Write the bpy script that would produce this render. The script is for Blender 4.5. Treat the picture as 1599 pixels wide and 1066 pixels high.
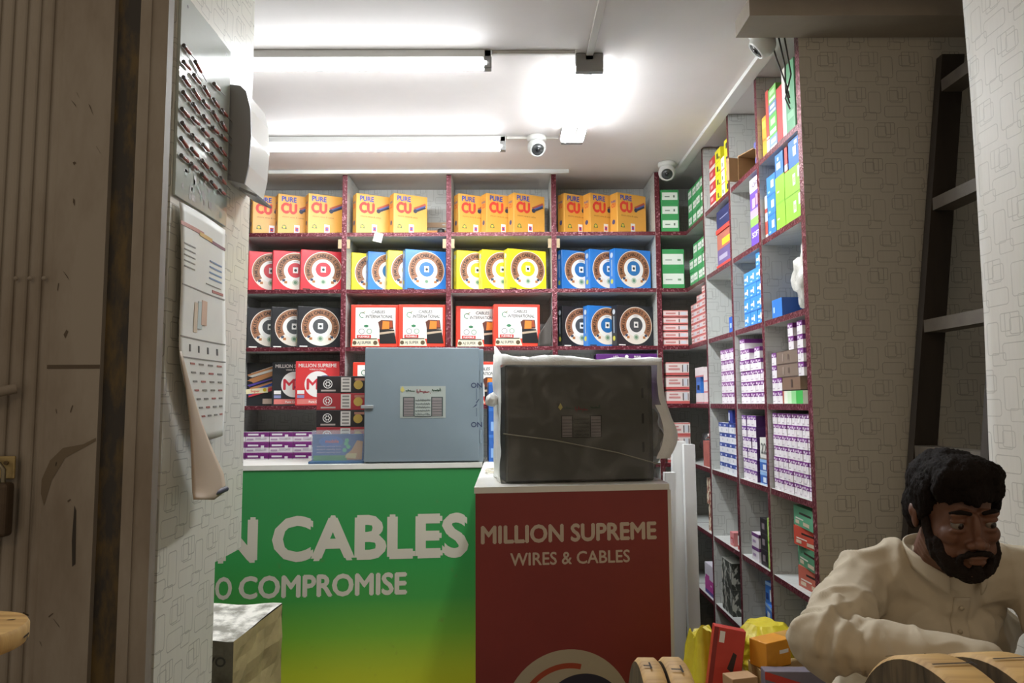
import bpy, bmesh, math, random
import numpy as np
from mathutils import Vector, Matrix
for _o in list(bpy.data.objects): bpy.data.objects.remove(_o)
S = bpy.context.scene
COL = S.collection
rnd = random.Random(7)
E = 1.30                       # eye height
F = 1139.0                     # focal length in pixels of the 1599x1066 frame
# ------------------------------------------------------------------ camera
def unit(v): return Vector(v).normalized()
_psi, _th, _ro = math.asin(7.5/F), math.atan(96.5/F), math.radians(0.30)
FW = Vector((math.sin(_psi)*math.cos(_th), math.cos(_psi)*math.cos(_th), math.sin(_th)))
R0 = Vector((math.cos(_psi), -math.sin(_psi), 0)); U0 = R0.cross(FW)
RT = R0*math.cos(_ro) - U0*math.sin(_ro); UP = R0*math.sin(_ro) + U0*math.cos(_ro)
cd = bpy.data.cameras.new('camera'); cam = bpy.data.objects.new('camera', cd); COL.objects.link(cam)
cd.sensor_width = 36; cd.lens = F*36/1599; cd.clip_start = 0.05; cd.clip_end = 60
M = Matrix((RT, UP, -FW)).transposed().to_4x4(); M.translation = (0, 0, E); cam.matrix_world = M
S.camera = cam
def ray(px, py): return FW + RT*((px-799.5)/F) - UP*((py-533)/F)
CP = Vector((0, 0, E))
def ony(px, py, y): d = ray(px, py); return CP + d*(y/d.y)
def onx(px, py, x): d = ray(px, py); return CP + d*(x/d.x)
def onz(px, py, z): d = ray(px, py); return CP + d*((z-E)/d.z)
# ------------------------------------------------------------------ colour management, world, outside lamp
S.view_settings.view_transform = 'Standard'; S.view_settings.look = 'None'
S.view_settings.gamma = 1; S.view_settings.use_curve_mapping = False
S.view_settings.exposure = 0.0
w = bpy.data.worlds.new('street_dusk'); S.world = w; w.use_nodes = True
bg = w.node_tree.nodes['Background']; bg.inputs[0].default_value = (1.0, 0.84, 0.66, 1); bg.inputs[1].default_value = 0.36
def lamp(name, loc, power, col, size):
    l = bpy.data.lights.new(name, 'POINT'); l.energy = power; l.color = col; l.shadow_soft_size = size
    o = bpy.data.objects.new(name, l); o.location = loc; COL.objects.link(o); return o
lamp('street_lamp_light', (-0.5, -1.6, 2.75), 22.0, (1.0, 0.72, 0.42), 0.12)
TUBE_STRENGTH = 125.0

# ------------------------------------------------------------------ materials
def lin(h):
    h = h.lstrip('#'); r = []
    for i in (0, 2, 4):
        c = int(h[i:i+2], 16)/255; r.append(c/12.92 if c <= 0.04045 else ((c+0.055)/1.055)**2.4)
    return (*r, 1)
MC = {}
def mat(hexc, rough=0.5, noise=0.0, scale=20.0, metal=0.0, dirt=None, bump=0.0, coat=0.0, name=None, alpha=1.0, stretch=None):
    key = (hexc, rough, noise, scale, metal, dirt, bump, coat, name, alpha, stretch)
    if key in MC: return MC[key]
    m = bpy.data.materials.new(name or ('paint_'+hexc.lstrip('#'))); m.use_nodes = True; nt = m.node_tree
    b = nt.nodes['Principled BSDF']; b.inputs['Roughness'].default_value = rough; b.inputs['Metallic'].default_value = metal
    b.inputs['Base Color'].default_value = lin(hexc); b.inputs['Coat Weight'].default_value = coat; b.inputs['Coat Roughness'].default_value = 0.08
    if name and 'hair' in name: b.inputs['Specular IOR Level'].default_value = 0.12
    if alpha < 1: b.inputs['Alpha'].default_value = alpha
    if noise or dirt or bump:
        tc = nt.nodes.new('ShaderNodeTexCoord'); src = tc.outputs['Object']
        if stretch:
            mp = nt.nodes.new('ShaderNodeMapping'); mp.inputs['Scale'].default_value = stretch; nt.links.new(src, mp.inputs[0]); src = mp.outputs[0]
        nz = nt.nodes.new('ShaderNodeTexNoise'); nz.inputs['Scale'].default_value = scale; nz.inputs['Detail'].default_value = 6; nz.inputs['Roughness'].default_value = 0.65
        nt.links.new(src, nz.inputs['Vector'])
        if noise or dirt:
            rp = nt.nodes.new('ShaderNodeValToRGB'); c = lin(hexc)
            d = lin(dirt) if dirt else tuple(x*(1-noise) for x in c[:3])+(1,)
            rp.color_ramp.elements[0].position = 0.38 if dirt else 0.3; rp.color_ramp.elements[0].color = d
            rp.color_ramp.elements[1].position = 0.56 if dirt else 0.7; rp.color_ramp.elements[1].color = tuple(min(1, x*(1+noise*0.5)) for x in c[:3])+(1,)
            nt.links.new(nz.outputs['Fac'], rp.inputs[0]); nt.links.new(rp.outputs[0], b.inputs['Base Color'])
        if bump:
            bp = nt.nodes.new('ShaderNodeBump'); bp.inputs['Strength'].default_value = bump; bp.inputs['Distance'].default_value = 0.01
            nt.links.new(nz.outputs['Fac'], bp.inputs['Height']); nt.links.new(bp.outputs[0], b.inputs['Normal'])
    MC[key] = m; return m
def emis(name, col, s):
    m = bpy.data.materials.new(name); m.use_nodes = True; b = m.node_tree.nodes['Principled BSDF']
    b.inputs['Base Color'].default_value = (1, 1, 1, 1); b.inputs['Emission Color'].default_value = (*col, 1); b.inputs['Emission Strength'].default_value = s
    return m
def N(nt, typ, op=None, **kw):
    n = nt.nodes.new(typ)
    if op: n.operation = op
    for k, v in kw.items():
        i = int(k[1:]); n.inputs[i].default_value = v
    return n
def wallpaper(name, base, line, rough=0.45, coat=0.0, strength=0.55):
    """grey laminate printed with loose overlapping rounded rectangles"""
    m = bpy.data.materials.new(name); m.use_nodes = True; nt = m.node_tree; L = nt.links.new
    b = nt.nodes['Principled BSDF']; b.inputs['Roughness'].default_value = rough; b.inputs['Coat Weight'].default_value = coat; b.inputs['Coat Roughness'].default_value = 0.18
    g = nt.nodes.new('ShaderNodeNewGeometry'); sp = nt.nodes.new('ShaderNodeSeparateXYZ'); L(g.outputs['Position'], sp.inputs[0])
    def mth(op, a, bb=None):
        n = nt.nodes.new('ShaderNodeMath'); n.operation = op
        for i, v in enumerate((a, bb)):
            if v is None: continue
            if isinstance(v, (int, float)): n.inputs[i].default_value = v
            else: L(v, n.inputs[i])
        return n.outputs[0]
    u = mth('ADD', sp.outputs[0], sp.outputs[1]); v = sp.outputs[2]
    u = mth('ADD', u, 10.0); v = mth('ADD', v, 10.0)
    PW, PH, SH = 0.14, 0.125, 0.047
    row = mth('FLOOR', mth('DIVIDE', v, PH)); vv = mth('SUBTRACT', v, mth('MULTIPLY', row, PH))
    uu = mth('MODULO', mth('SUBTRACT', mth('ADD', u, 50.0), mth('MULTIPLY', row, SH)), PW)
    tot = None
    def rect(cx, cy, hx, hy, r, wd=0.0011):
        px = mth('ABSOLUTE', mth('SUBTRACT', uu, cx)); py = mth('ABSOLUTE', mth('SUBTRACT', vv, cy))
        qx = mth('MAXIMUM', mth('SUBTRACT', px, hx-r), 0.0); qy = mth('MAXIMUM', mth('SUBTRACT', py, hy-r), 0.0)
        d = mth('SUBTRACT', mth('SQRT', mth('ADD', mth('MULTIPLY', qx, qx), mth('MULTIPLY', qy, qy))), r)
        return mth('LESS_THAN', mth('ABSOLUTE', d), wd)
    for a in ((0.048, 0.034, 0.038, 0.019, 0.008), (0.117, 0.066, 0.020, 0.037, 0.007), (0.040, 0.090, 0.019, 0.018, 0.006),
              (0.052, 0.094, 0.022, 0.026, 0.004), (0.100, 0.018, 0.022, 0.014, 0.004), (0.072, 0.100, 0.016, 0.020, 0.004)):
        k = rect(*a); tot = k if tot is None else mth('MAXIMUM', tot, k)
    nz = nt.nodes.new('ShaderNodeTexNoise'); nz.inputs['Scale'].default_value = 9; nz.inputs['Detail'].default_value = 5
    L(g.outputs['Position'], nz.inputs['Vector'])
    nz2 = nt.nodes.new('ShaderNodeTexNoise'); nz2.inputs['Scale'].default_value = 140; nz2.inputs['Detail'].default_value = 3
    mp = nt.nodes.new('ShaderNodeMapping'); mp.inputs['Scale'].default_value = (1, 1, 0.12); L(g.outputs['Position'], mp.inputs[0]); L(mp.outputs[0], nz2.inputs['Vector'])
    f = mth('MULTIPLY', mth('MULTIPLY', tot, strength), mth('ADD', mth('MULTIPLY', nz.outputs['Fac'], 1.2), 0.2))
    mx = nt.nodes.new('ShaderNodeMix'); mx.data_type = 'RGBA'; L(f, mx.inputs[0]); mx.inputs[7].default_value = lin(line)
    m2 = nt.nodes.new('ShaderNodeMix'); m2.data_type = 'RGBA'; L(mth('MULTIPLY', nz2.outputs['Fac'], 0.35), m2.inputs[0])
    m2.inputs[6].default_value = lin(base); m2.inputs[7].default_value = tuple(c*0.72 for c in lin(base)[:3])+(1,)
    L(m2.outputs[2], mx.inputs[6]); L(mx.outputs[2], b.inputs['Base Color'])
    return m
def foil(name):
    m = bpy.data.materials.new(name); m.use_nodes = True; nt = m.node_tree; b = nt.nodes['Principled BSDF']
    g = nt.nodes.new('ShaderNodeNewGeometry'); vz = nt.nodes.new('ShaderNodeTexVoronoi'); vz.inputs['Scale'].default_value = 130
    nt.links.new(g.outputs['Position'], vz.inputs['Vector']); rp = nt.nodes.new('ShaderNodeValToRGB')
    e = rp.color_ramp.elements; e[0].position = 0.66; e[0].color = lin('#5e1c27'); e[1].position = 0.95; e[1].color = lin('#a8717a')  # pale pink flecks paint glints into the foil colour
    nt.links.new(vz.outputs['Color'], rp.inputs[0]); nt.links.new(rp.outputs[0], b.inputs['Base Color'])
    b.inputs['Roughness'].default_value = 0.28; b.inputs['Metallic'].default_value = 0.25
    bp = nt.nodes.new('ShaderNodeBump'); bp.inputs['Strength'].default_value = 0.5; bp.inputs['Distance'].default_value = 0.004
    nt.links.new(vz.outputs['Distance'], bp.inputs['Height']); nt.links.new(bp.outputs[0], b.inputs['Normal'])
    return m

# ------------------------------------------------------------------ mesh builder
_TG = {}
def glyphs(s, bold=0.0):
    k = (s, bold)
    if k in _TG: return _TG[k]
    c = bpy.data.curves.new('lettering', 'FONT'); c.body = s; c.offset = bold; c.resolution_u = 3; c.fill_mode = 'FRONT'
    o = bpy.data.objects.new('lettering', c); COL.objects.link(o); dg = bpy.context.evaluated_depsgraph_get()
    me = bpy.data.meshes.new_from_object(o.evaluated_get(dg))
    vs = [tuple(v.co[:2]) for v in me.vertices]; fs = [tuple(p.vertices) for p in me.polygons]
    bpy.data.objects.remove(o); bpy.data.curves.remove(c); bpy.data.meshes.remove(me)
    if vs:
        x0 = min(v[0] for v in vs); x1 = max(v[0] for v in vs)
    else: x0, x1 = 0, 0.3
    H = 0.7
    _TG[k] = ([((v[0]-x0)/H, v[1]/H) for v in vs], fs, (x1-x0)/H); return _TG[k]
class Fr:                       # a flat frame on a surface: origin, right, up, outward normal
    def __init__(s, o, u, v): s.o = Vector(o); s.u = unit(u); s.v = unit(v); s.n = s.u.cross(s.v)
    def p(s, a, b, l=1): return s.o + s.u*a + s.v*b + s.n*(0.0004*l)
class MB:
    def __init__(s): s.v = []; s.f = []; s.m = []; s.sm = []; s.mats = []
    def mi(s, m):
        if m not in s.mats: s.mats.append(m)
        return s.mats.index(m)
    def add(s, vs, fs, m, smooth=False, ms=None):
        b = len(s.v); s.v += [tuple(v) for v in vs]
        for i, f in enumerate(fs):
            s.f.append(tuple(b+j for j in f)); s.m.append(s.mi(ms[i] if ms else m)); s.sm.append(smooth)
    def box(s, x0, x1, y0, y1, z0, z1, m, bev=0.0, faces=None, T=None, seg=2):
        vs = [(x, y, z) for z in (z0, z1) for y in (y0, y1) for x in (x0, x1)]
        fs = [(0, 2, 3, 1), (4, 5, 7, 6), (0, 1, 5, 4), (2, 6, 7, 3), (0, 4, 6, 2), (1, 3, 7, 5)]   # bottom top front back left right
        if bev:
            bm = bmesh.new(); bv = [bm.verts.new(v) for v in vs]; [bm.faces.new([bv[i] for i in f]) for f in fs]
            bmesh.ops.bevel(bm, geom=bm.edges[:], offset=bev, segments=seg, profile=0.5, affect='EDGES'); bm.verts.index_update()
            vs = [v.co.copy() for v in bm.verts]; fs = [[v.index for v in f.verts] for f in bm.faces]; bm.free()
            if T: vs = [T @ Vector(v) for v in vs]
            s.add(vs, fs, m); return
        if T: vs = [T @ Vector(v) for v in vs]
        ms = [m]*6
        if faces:
            for k, mm in faces.items(): ms[('bottom', 'top', 'front', 'back', 'left', 'right').index(k)] = mm
        s.add(vs, fs, m, ms=ms)
    def tube(s, pts, r, m, n=8, caps=True, smooth=True):
        pts = [Vector(p) for p in pts]; k = len(pts); rr = r if isinstance(r, (list, tuple)) else [r]*k
        rings = []; up = None
        for i, p in enumerate(pts):
            t = (pts[min(i+1, k-1)]-pts[max(i-1, 0)]).normalized()
            if up is None: up = Vector((0, 0, 1)) if abs(t.z) < 0.9 else Vector((1, 0, 0))
            a = t.cross(up).normalized(); b = a.cross(t).normalized(); up = b
            rings.append([p + a*math.cos(2*math.pi*j/n)*rr[i] + b*math.sin(2*math.pi*j/n)*rr[i] for j in range(n)])
        vs = [v for q in rings for v in q]
        fs = [(i*n+j, i*n+(j+1) % n, (i+1)*n+(j+1) % n, (i+1)*n+j) for i in range(k-1) for j in range(n)]
        s.add(vs, fs, m, smooth)
        if caps:
            s.add(rings[0], [tuple(range(n))[::-1]], m); s.add(rings[-1], [tuple(range(n))], m)
    def lathe(s, prof, o, ax, m, n=24, smooth=True, a0=0, a1=2*math.pi):
        o = Vector(o); ax = unit(ax); t = Vector((0, 0, 1)) if abs(ax.z) < 0.9 else Vector((1, 0, 0)); a = ax.cross(t).normalized(); b = ax.cross(a)
        vs = []
        for (r, h) in prof:
            for j in range(n): q = 2*math.pi*j/n; vs.append(o + ax*h + a*(r*math.cos(q)) + b*(r*math.sin(q)))
        k = len(prof)
        s.add(vs, [(i*n+j, i*n+(j+1) % n, (i+1)*n+(j+1) % n, (i+1)*n+j) for i in range(k-1) for j in range(n)], m, smooth)
        if prof[0][0] > 1e-6: s.add(vs[:n], [tuple(range(n))], m)
        if prof[-1][0] > 1e-6: s.add(vs[-n:], [tuple(range(n))], m)
    def grid(s, fn, nu, nv, m, smooth=True):
        vs = [fn(i/nu, j/nv) for j in range(nv+1) for i in range(nu+1)]
        s.add(vs, [(j*(nu+1)+i, j*(nu+1)+i+1, (j+1)*(nu+1)+i+1, (j+1)*(nu+1)+i) for j in range(nv) for i in range(nu)], m, smooth)
    # printing on a frame
    def rect(s, fr, a0, b0, a1, b1, m, l=1): s.add([fr.p(a0, b0, l), fr.p(a1, b0, l), fr.p(a1, b1, l), fr.p(a0, b1, l)], [(0, 1, 2, 3)], m)
    def poly(s, fr, pts, m, l=1): s.add([fr.p(a, b, l) for a, b in pts], [tuple(range(len(pts)))], m)
    def ring(s, fr, a, b, r0, r1, m, l=1, n=40, t0=0.0, t1=360.0, sq=1.0):
        vs = []; fs = []; t0, t1 = math.radians(t0), math.radians(t1)
        for i in range(n+1):
            q = t0+(t1-t0)*i/n; c, d = math.cos(q), math.sin(q)*sq
            vs += [fr.p(a+c*r0, b+d*r0, l), fr.p(a+c*r1, b+d*r1, l)]
        s.add(vs, [(2*i, 2*i+1, 2*i+3, 2*i+2) for i in range(n)], m)
    def disc(s, fr, a, b, r, m, l=1, n=32, sq=1.0):
        s.add([fr.p(a+math.cos(2*math.pi*i/n)*r, b+math.sin(2*math.pi*i/n)*r*sq, l) for i in range(n)], [tuple(range(n))], m)
    def text(s, fr, t, a, b, h, m, l=2, w=None, bold=0.02, align='c', ang=0.0, shear=0.0):
        vs, fs, W = glyphs(t)
        k = (w/(W*h)) if (w and W) else 1.0
        off = {'c': -W*h*k/2, 'l': 0, 'r': -W*h*k}[align]; ca, sa = math.cos(ang), math.sin(ang)
        e = bold*h*1.5
        for q_, (dx, dy) in enumerate(((0, 0), (e, 0), (-e, 0), (0, e), (0, -e)) if e else ((0, 0),)):
            P = []
            for x, y in vs:
                x, y = x*h*k+off+y*h*shear+dx, y*h*(1-2*bold)+bold*h+dy
                P.append(fr.p(a+x*ca-y*sa, b+x*sa+y*ca, l+0.06*q_))
            s.add(P, fs, m)
    def arctext(s, fr, t, a, b, r, h, m, l=2, span=200.0, mid=90.0, bold=0.02, kw=1.0):
        n = len(t)
        for i, ch in enumerate(t):
            if ch == ' ': continue
            q = math.radians(mid + span/2 - span*(i+0.5)/n)
            s.text(fr, ch, a+math.cos(q)*r, b+math.sin(q)*r, h, m, l, bold=bold, ang=q-math.pi/2, w=None)
    def squiggle(s, fr, a, b, w, h, m, l=2, n=9, seed=1, th=None):
        """a run of small joined strokes, like joined-up script"""
        rr = random.Random(seed); th = th or h*0.28; x = a
        while x < a+w:
            dx = rr.uniform(0.5, 1.2)*h; y = b+rr.uniform(-0.1, 0.15)*h
            s.rect(fr, x, y, min(x+dx, a+w), y+th, m, l)
            if rr.random() < 0.7: s.rect(fr, x, y, x+th*0.9, y+h*rr.uniform(0.5, 1.0), m, l)
            if rr.random() < 0.5: s.rect(fr, x+dx*0.4, y-th*1.3, x+dx*0.4+th*0.8, y-th*0.5, m, l)
            x += dx*1.05
    def mesh(s, name):
        me = bpy.data.meshes.new(name); me.from_pydata(s.v, [], s.f); me.materials.clear()
        for m in s.mats: me.materials.append(m)
        me.polygons.foreach_set('material_index', s.m); me.polygons.foreach_set('use_smooth', s.sm); me.update(); return me
    def build(s, name, parent=None, loc=None, rz=0.0, **kw):
        o = bpy.data.objects.new(name, s.mesh(name)); COL.objects.link(o)
        if loc is not None: o.location = loc
        o.rotation_euler[2] = rz
        if parent: o.parent = parent
        if kw: tag(o, **kw)
        return o
def tag(o, label=None, cat=None, group=None, kind=None):
    if label: o['label'] = label
    if cat: o['category'] = cat
    if group: o['group'] = group
    if kind: o['kind'] = kind
    return o
def empty(name, loc=(0, 0, 0), rz=0.0, **kw):
    o = bpy.data.objects.new(name, None); o.empty_display_size = 0.05; o.location = loc; o.rotation_euler[2] = rz; COL.objects.link(o); return tag(o, **kw)
class Proto:                    # a thing built once (mesh + part meshes), then put in the scene as often as the photo shows it
    def __init__(s, name, mesh, cat, parts=()): s.name = name; s.mesh = mesh; s.cat = cat; s.parts = list(parts); s.first = None
    def put(s, label, loc, rz=0.0, group=None, tilt=(0, 0)):
        if s.first is None:
            o = bpy.data.objects.new(s.name, s.mesh); COL.objects.link(o); s.first = o; kids = []
            for pn, pm, pl in s.parts:
                c = bpy.data.objects.new(pn, pm); COL.objects.link(c); c.parent = o
                if pl: c['label'] = pl
        else:
            o = s.first.copy(); COL.objects.link(o)
            for ch in [c for c in s.first.children]:
                c = ch.copy(); COL.objects.link(c); c.parent = o
            if 'group' in o.keys(): del o['group']
        o.location = loc; o.rotation_euler = (tilt[0], tilt[1], rz)
        return tag(o, label, s.cat, group)
def struct(name, mb, **kw): return mb.build(name, kind='structure', **kw)
ORD = ['zeroth', 'first', 'second', 'third', 'fourth', 'fifth', 'sixth', 'seventh', 'eighth', 'ninth', 'tenth']
# ================================================================== the room
CE = 2.605                                 # ceiling height
WP = wallpaper('grey_patterned_laminate', '#c6c8c4', '#6f706c', 0.5)
WPD = wallpaper('grey_patterned_laminate_end', '#d0ccc0', '#524f48', 0.5, strength=0.5)
WPG = wallpaper('glossy_patterned_laminate', '#d9d6c9', '#807d73', 0.34, 0.3, strength=0.7)
FOIL = foil('maroon_foil_tape')
WHITE = mat('#e6e5e0', 0.5); CEIL = mat('#e2dcd9', 0.6, 0.05, 3)
FLOORM = mat('#6a655c', 0.4, 0.25, 8); PLASTER = mat('#a7a196', 0.8, 0.15, 4)
m = MB(); m.box(-2.6, 2.3, -2.6, 4.45, -0.06, 0, FLOORM); struct('floor', m)
m = MB(); m.box(-2.56, 1.80, 1.62, 4.45, CE, CE+0.06, CEIL)
struct('ceiling', m)
m = MB(); m.box(-2.56, 1.80, 4.375, 4.45, 0, CE, WP); struct('wall_back', m)
m = MB(); m.box(-2.56, -2.5, 1.62, 4.45, 0, CE, WP); struct('wall_left', m)
m = MB(); m.box(1.345, 1.40, 2.44, 4.375, 0, CE, WP); struct('wall_right', m)
m = MB(); m.box(1.005, 1.80, 2.405, 2.44, 0, CE, WPD, faces={'left': FOIL}); struct('wall_front', m)
m = MB(); m.box(1.80, 1.86, 1.10, 2.44, 0, CE, mat('#6b6459', 0.8, 0.2, 5)); struct('wall_niche', m)
m = MB(); m.box(-2.6, -0.765, 1.575, 1.62, 0, 2.7, PLASTER); struct('wall_front_left', m)
# laminate jamb panels on both sides of the opening; the right one is a loose sheet that bows
JE = [(-60, 1497), (0, 1502), (150, 1516), (300, 1527), (500, 1540), (700, 1548), (850, 1553), (1066, 1560), (1500, 1572)]
JP = [onx(px, py, 1.12) for py, px in JE]
def bow(u, v):
    z = v*CE; ye = JP[-1].y
    for p, q in zip(JP[:-1], JP[1:]):
        if q.z <= z <= p.z: ye = q.y+(p.y-q.y)*(z-q.z)/(p.z-q.z)
    if z > JP[0].z: ye = JP[0].y
    return (1.120 + 0.006*math.sin(u*3.0+v*4), 1.40 + u*(ye-1.40), z)
m = MB(); m.grid(bow, 10, 40, wallpaper('pale_patterned_sheet', '#d3d0c8', '#8b8880', 0.55, 0.0, strength=0.6))
o = struct('wall_jamb_right', m); sd = o.modifiers.new('thickness', 'SOLIDIFY'); sd.thickness = 0.012; sd.offset = 1
m = MB(); m.box(1.15, 2.3, 1.12, 1.39, 0, 2.7, PLASTER); struct('wall_pillar_right', m)
m = MB(); m.box(-0.765, -0.739, 1.575, 1.883, 0, CE, WPG); m.box(-0.765, -0.7392, 1.883, 2.063, 0.905, CE, WPG); struct('wall_jamb_left', m)
m = MB(); m.box(0.79, 1.80, 2.26, 2.405, 2.547, CE, mat('#a49a8c', 0.7, 0.1, 6)); struct('trim_1', m)
# ------------------------------------------------------------------ shelving along two walls
LV = [E - 0.018 + 0.3225*(4-k) for k in range(8)]      # LV[k] = middle of shelf board k (1..7)
def top(k): return LV[k] + 0.0112
UX = [-1.497, -0.912, -0.326, 0.266, 0.851]
HT = 0.011
WPS = WP
bk = empty('wall_shelving', (-0.1, 4.2, 0), label='white back wall shelving edged in maroon foil tape behind the counters', cat='shelving')
def part(mb, name, parent, label=None):
    o = mb.build(name, parent); o.location = Vector(o.location) - parent.location if parent.rotation_euler[2] == 0 else o.location
    if label: o['label'] = label
    return o
BX0 = -1.52
for k in range(1, 8):
    m = MB(); m.box(BX0, 1.335, 4.04, 4.365, LV[k]-HT, LV[k]+HT, WPS, faces={'front': FOIL}); part(m, 'shelf', bk)
for x in UX:
    m = MB(); m.box(x-0.014, x+0.014, 4.036, 4.363, 0, CE-0.004, WPS, faces={'front': FOIL}); part(m, 'upright', bk)
m = MB(); m.box(BX0, 1.335, 4.363, 4.374, 0, CE-0.004, WPS); part(m, 'back_panel', bk)
for x in UX[1:4]:
    m = MB(); z = LV[1]-0.05
    for a, b in ((-0.034, -0.015), (0.015, 0.032)):
        m = MB(); m.box(x+a, x+b, 4.037, 4.047, z-0.03, z+0.022, mat('#b59f7c', 0.6)); part(m, 'tape_clip', bk, 'beige tape clip')
rs = empty('wall_shelving', (1.17, 3.2, 0), label='white side wall shelving with maroon foil edges running back from the patterned end panel', cat='shelving')
RY = [2.845, 3.22, 3.652]
for k in range(1, 8):
    m = MB(); m.box(1.01, 1.334, 2.442, 4.034, LV[k]-HT, LV[k]+HT, WPS, faces={'left': FOIL}); part(m, 'shelf', rs)
for y in RY:
    m = MB(); m.box(1.006, 1.334, y-0.013, y+0.013, 0, CE-0.004, WPS, faces={'left': FOIL}); part(m, 'upright', rs)
m = MB(); m.box(1.334, 1.344, 2.442, 4.034, 0, CE-0.004, WPS); part(m, 'back_panel', rs)
# ------------------------------------------------------------------ ceiling: tubes, trunking, cameras
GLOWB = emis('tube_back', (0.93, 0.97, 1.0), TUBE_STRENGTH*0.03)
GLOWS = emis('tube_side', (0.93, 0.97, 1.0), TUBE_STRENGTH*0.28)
GLOW = emis('lit_tube', (0.93, 0.97, 1.0), TUBE_STRENGTH); PW = mat('#dcdcd8', 0.4); PG = mat('#8d8c8a', 0.5)
GLOW2 = emis('lit_twin_tube', (0.93, 0.97, 1.0), TUBE_STRENGTH*1.5)
def tube_light(x0, x1, y0, y1, label, twin=False):
    a, b = Vector((x0, y0, 0)), Vector((x1, y1, 0)); d = (b-a).normalized(); c = (a+b)/2
    r = empty('tube_light', (c.x, c.y, CE), label=label, cat='light', group=None)
    L = (b-a).length; rz = math.atan2(d.y, d.x)
    r.rotation_euler[2] = rz
    m = MB(); m.box(-L/2, L/2, -0.017, 0.017, -0.030, -0.001, PW, bev=0.003); m.build('batten', r)
    for t in ((-0.036, 0.036) if twin else (0,)):
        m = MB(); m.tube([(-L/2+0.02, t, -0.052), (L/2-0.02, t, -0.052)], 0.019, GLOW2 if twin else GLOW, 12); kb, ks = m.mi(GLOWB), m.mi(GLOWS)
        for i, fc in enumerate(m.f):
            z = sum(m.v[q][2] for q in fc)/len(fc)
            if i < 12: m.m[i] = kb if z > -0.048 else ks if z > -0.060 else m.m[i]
        m.build('tube', r)
    hw = 0.052 if twin else 0.017
    for s in (-1, 1):
        m = MB(); xs = sorted((s*L/2, s*(L/2-0.03))); m.box(xs[0], xs[1], -hw, hw, -0.073, -0.001, PG, bev=0.004); m.build('end_cap', r)
T1, T2 = onz(770, 100, CE-0.05).y, onz(790, 232, CE-0.06).y
T3n, T3f = onz(925, 106, CE-0.06).y, onz(910, 222, CE-0.06).y; T3x = onz(921, 106, CE-0.06).x
tube_light(-1.30, onz(768, 103, CE-0.05).x, T1, T1, 'long lit ceiling tube nearest the shop front, reaching behind the left panel')
X2 = onz(790, 235, CE-0.06).x; tube_light(X2-1.22, X2, T2, T2, 'long lit ceiling tube nearest the back shelving')
tube_light(T3x, T3x, T3n, T3f, 'short lit twin ceiling tube pointing towards the back wall', True)
TRK = mat('#cfcbc4', 0.5)
def trunk(x0, x1, y0, y1, label, h=0.014, mm=None):
    m = MB(); m.box(x0, x1, y0, y1, CE-h, CE-0.0005, mm or TRK, bev=0.002)
    m.build('cable_trunking', label=label, cat='trunking')
trunk(onz(768, 103, CE).x+0.004, T3x-0.055, T1-0.008, T1+0.008, 'pale strip of trunking joining the front long tube to the short tube')
trunk(T3x-0.013, T3x+0.013, 1.7, T3n-0.002, 'pale ceiling trunking running from the short tube towards the street')
trunk(X2+0.002, T3x-0.055, T2-0.008, T2+0.008, 'thin pale trunking between the rear long tube and the short tube')
trunk(-1.45, 0.35, 3.985, 4.01, 'white trunking along the ceiling above the back shelving', 0.022, PW)
trunk(0.945, 0.995, 2.45, 4.0, 'wide white trunking along the ceiling beside the side shelving', 0.02, PW)
def cctv(x, y, label, look):
    r = empty('security_camera', (x, y, CE), label=label, cat='camera')
    m = MB(); m.lathe([(0.0, -0.001), (0.047, -0.001), (0.048, -0.018), (0.043, -0.026), (0, -0.026)], (0, 0, 0), (0, 0, 1), PW, 28); m.build('base', r)
    d = unit(look); c = Vector((0, 0, -0.055)); m = MB()
    prof = [(0.0, -0.046)] + [(0.046*math.sin(t), -0.046*math.cos(t)) for t in [i*math.pi/14 for i in range(1, 11)]] + [(0.033, 0.034), (0.031, 0.028), (0, 0.028)]
    m.lathe(prof, c, d, mat('#d9dad6', 0.35), 28); b = m.build('housing', r)
    m = MB(); m.lathe([(0.0, 0.0), (0.029, 0.0), (0.029, 0.0035), (0.0, 0.004)], c+d*0.0285, d, mat('#3a3b3c', 0.2), 24); m.build('lens_face', b)
    m = MB(); s = d.cross(Vector((0, 0, 1))).normalized(); m.lathe([(0.0, 0.0), (0.011, 0.0), (0.010, 0.003), (0.0, 0.004)], c+d*0.033, d, mat('#101114', 0.08), 16); m.build('lens', b)
c_ = onz(838, 213, CE); cctv(c_.x, c_.y, 'white turret camera hanging between the rear tube and the short tube', (0.12, -0.75, -0.65))
c_ = onz(1041, 254, CE); cctv(c_.x, c_.y, 'white turret camera in the back corner above the green and white boxes', (-0.15, -0.8, -0.55))
c_ = onz(1190, 46, CE); cctv(c_.x, c_.y, 'white turret camera by the end panel nearest the street', (-0.72, 0.25, -0.65))
m = MB()
for k, dx in enumerate((0.0, 0.03, 0.05)):
    m.tube([(0.93+dx, 2.46, CE-0.03), (0.95+dx, 2.465, CE-0.10-0.03*k), (0.985, 2.47+dx*0.3, CE-0.20-0.02*k), (0.998, 2.48, CE-0.24-0.02*k)], 0.0028, mat('#3f3b36', 0.6), 6)
m.build('camera_cable', label='dark cables dangling from the ceiling beside the camera by the end panel', cat='cable')
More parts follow.
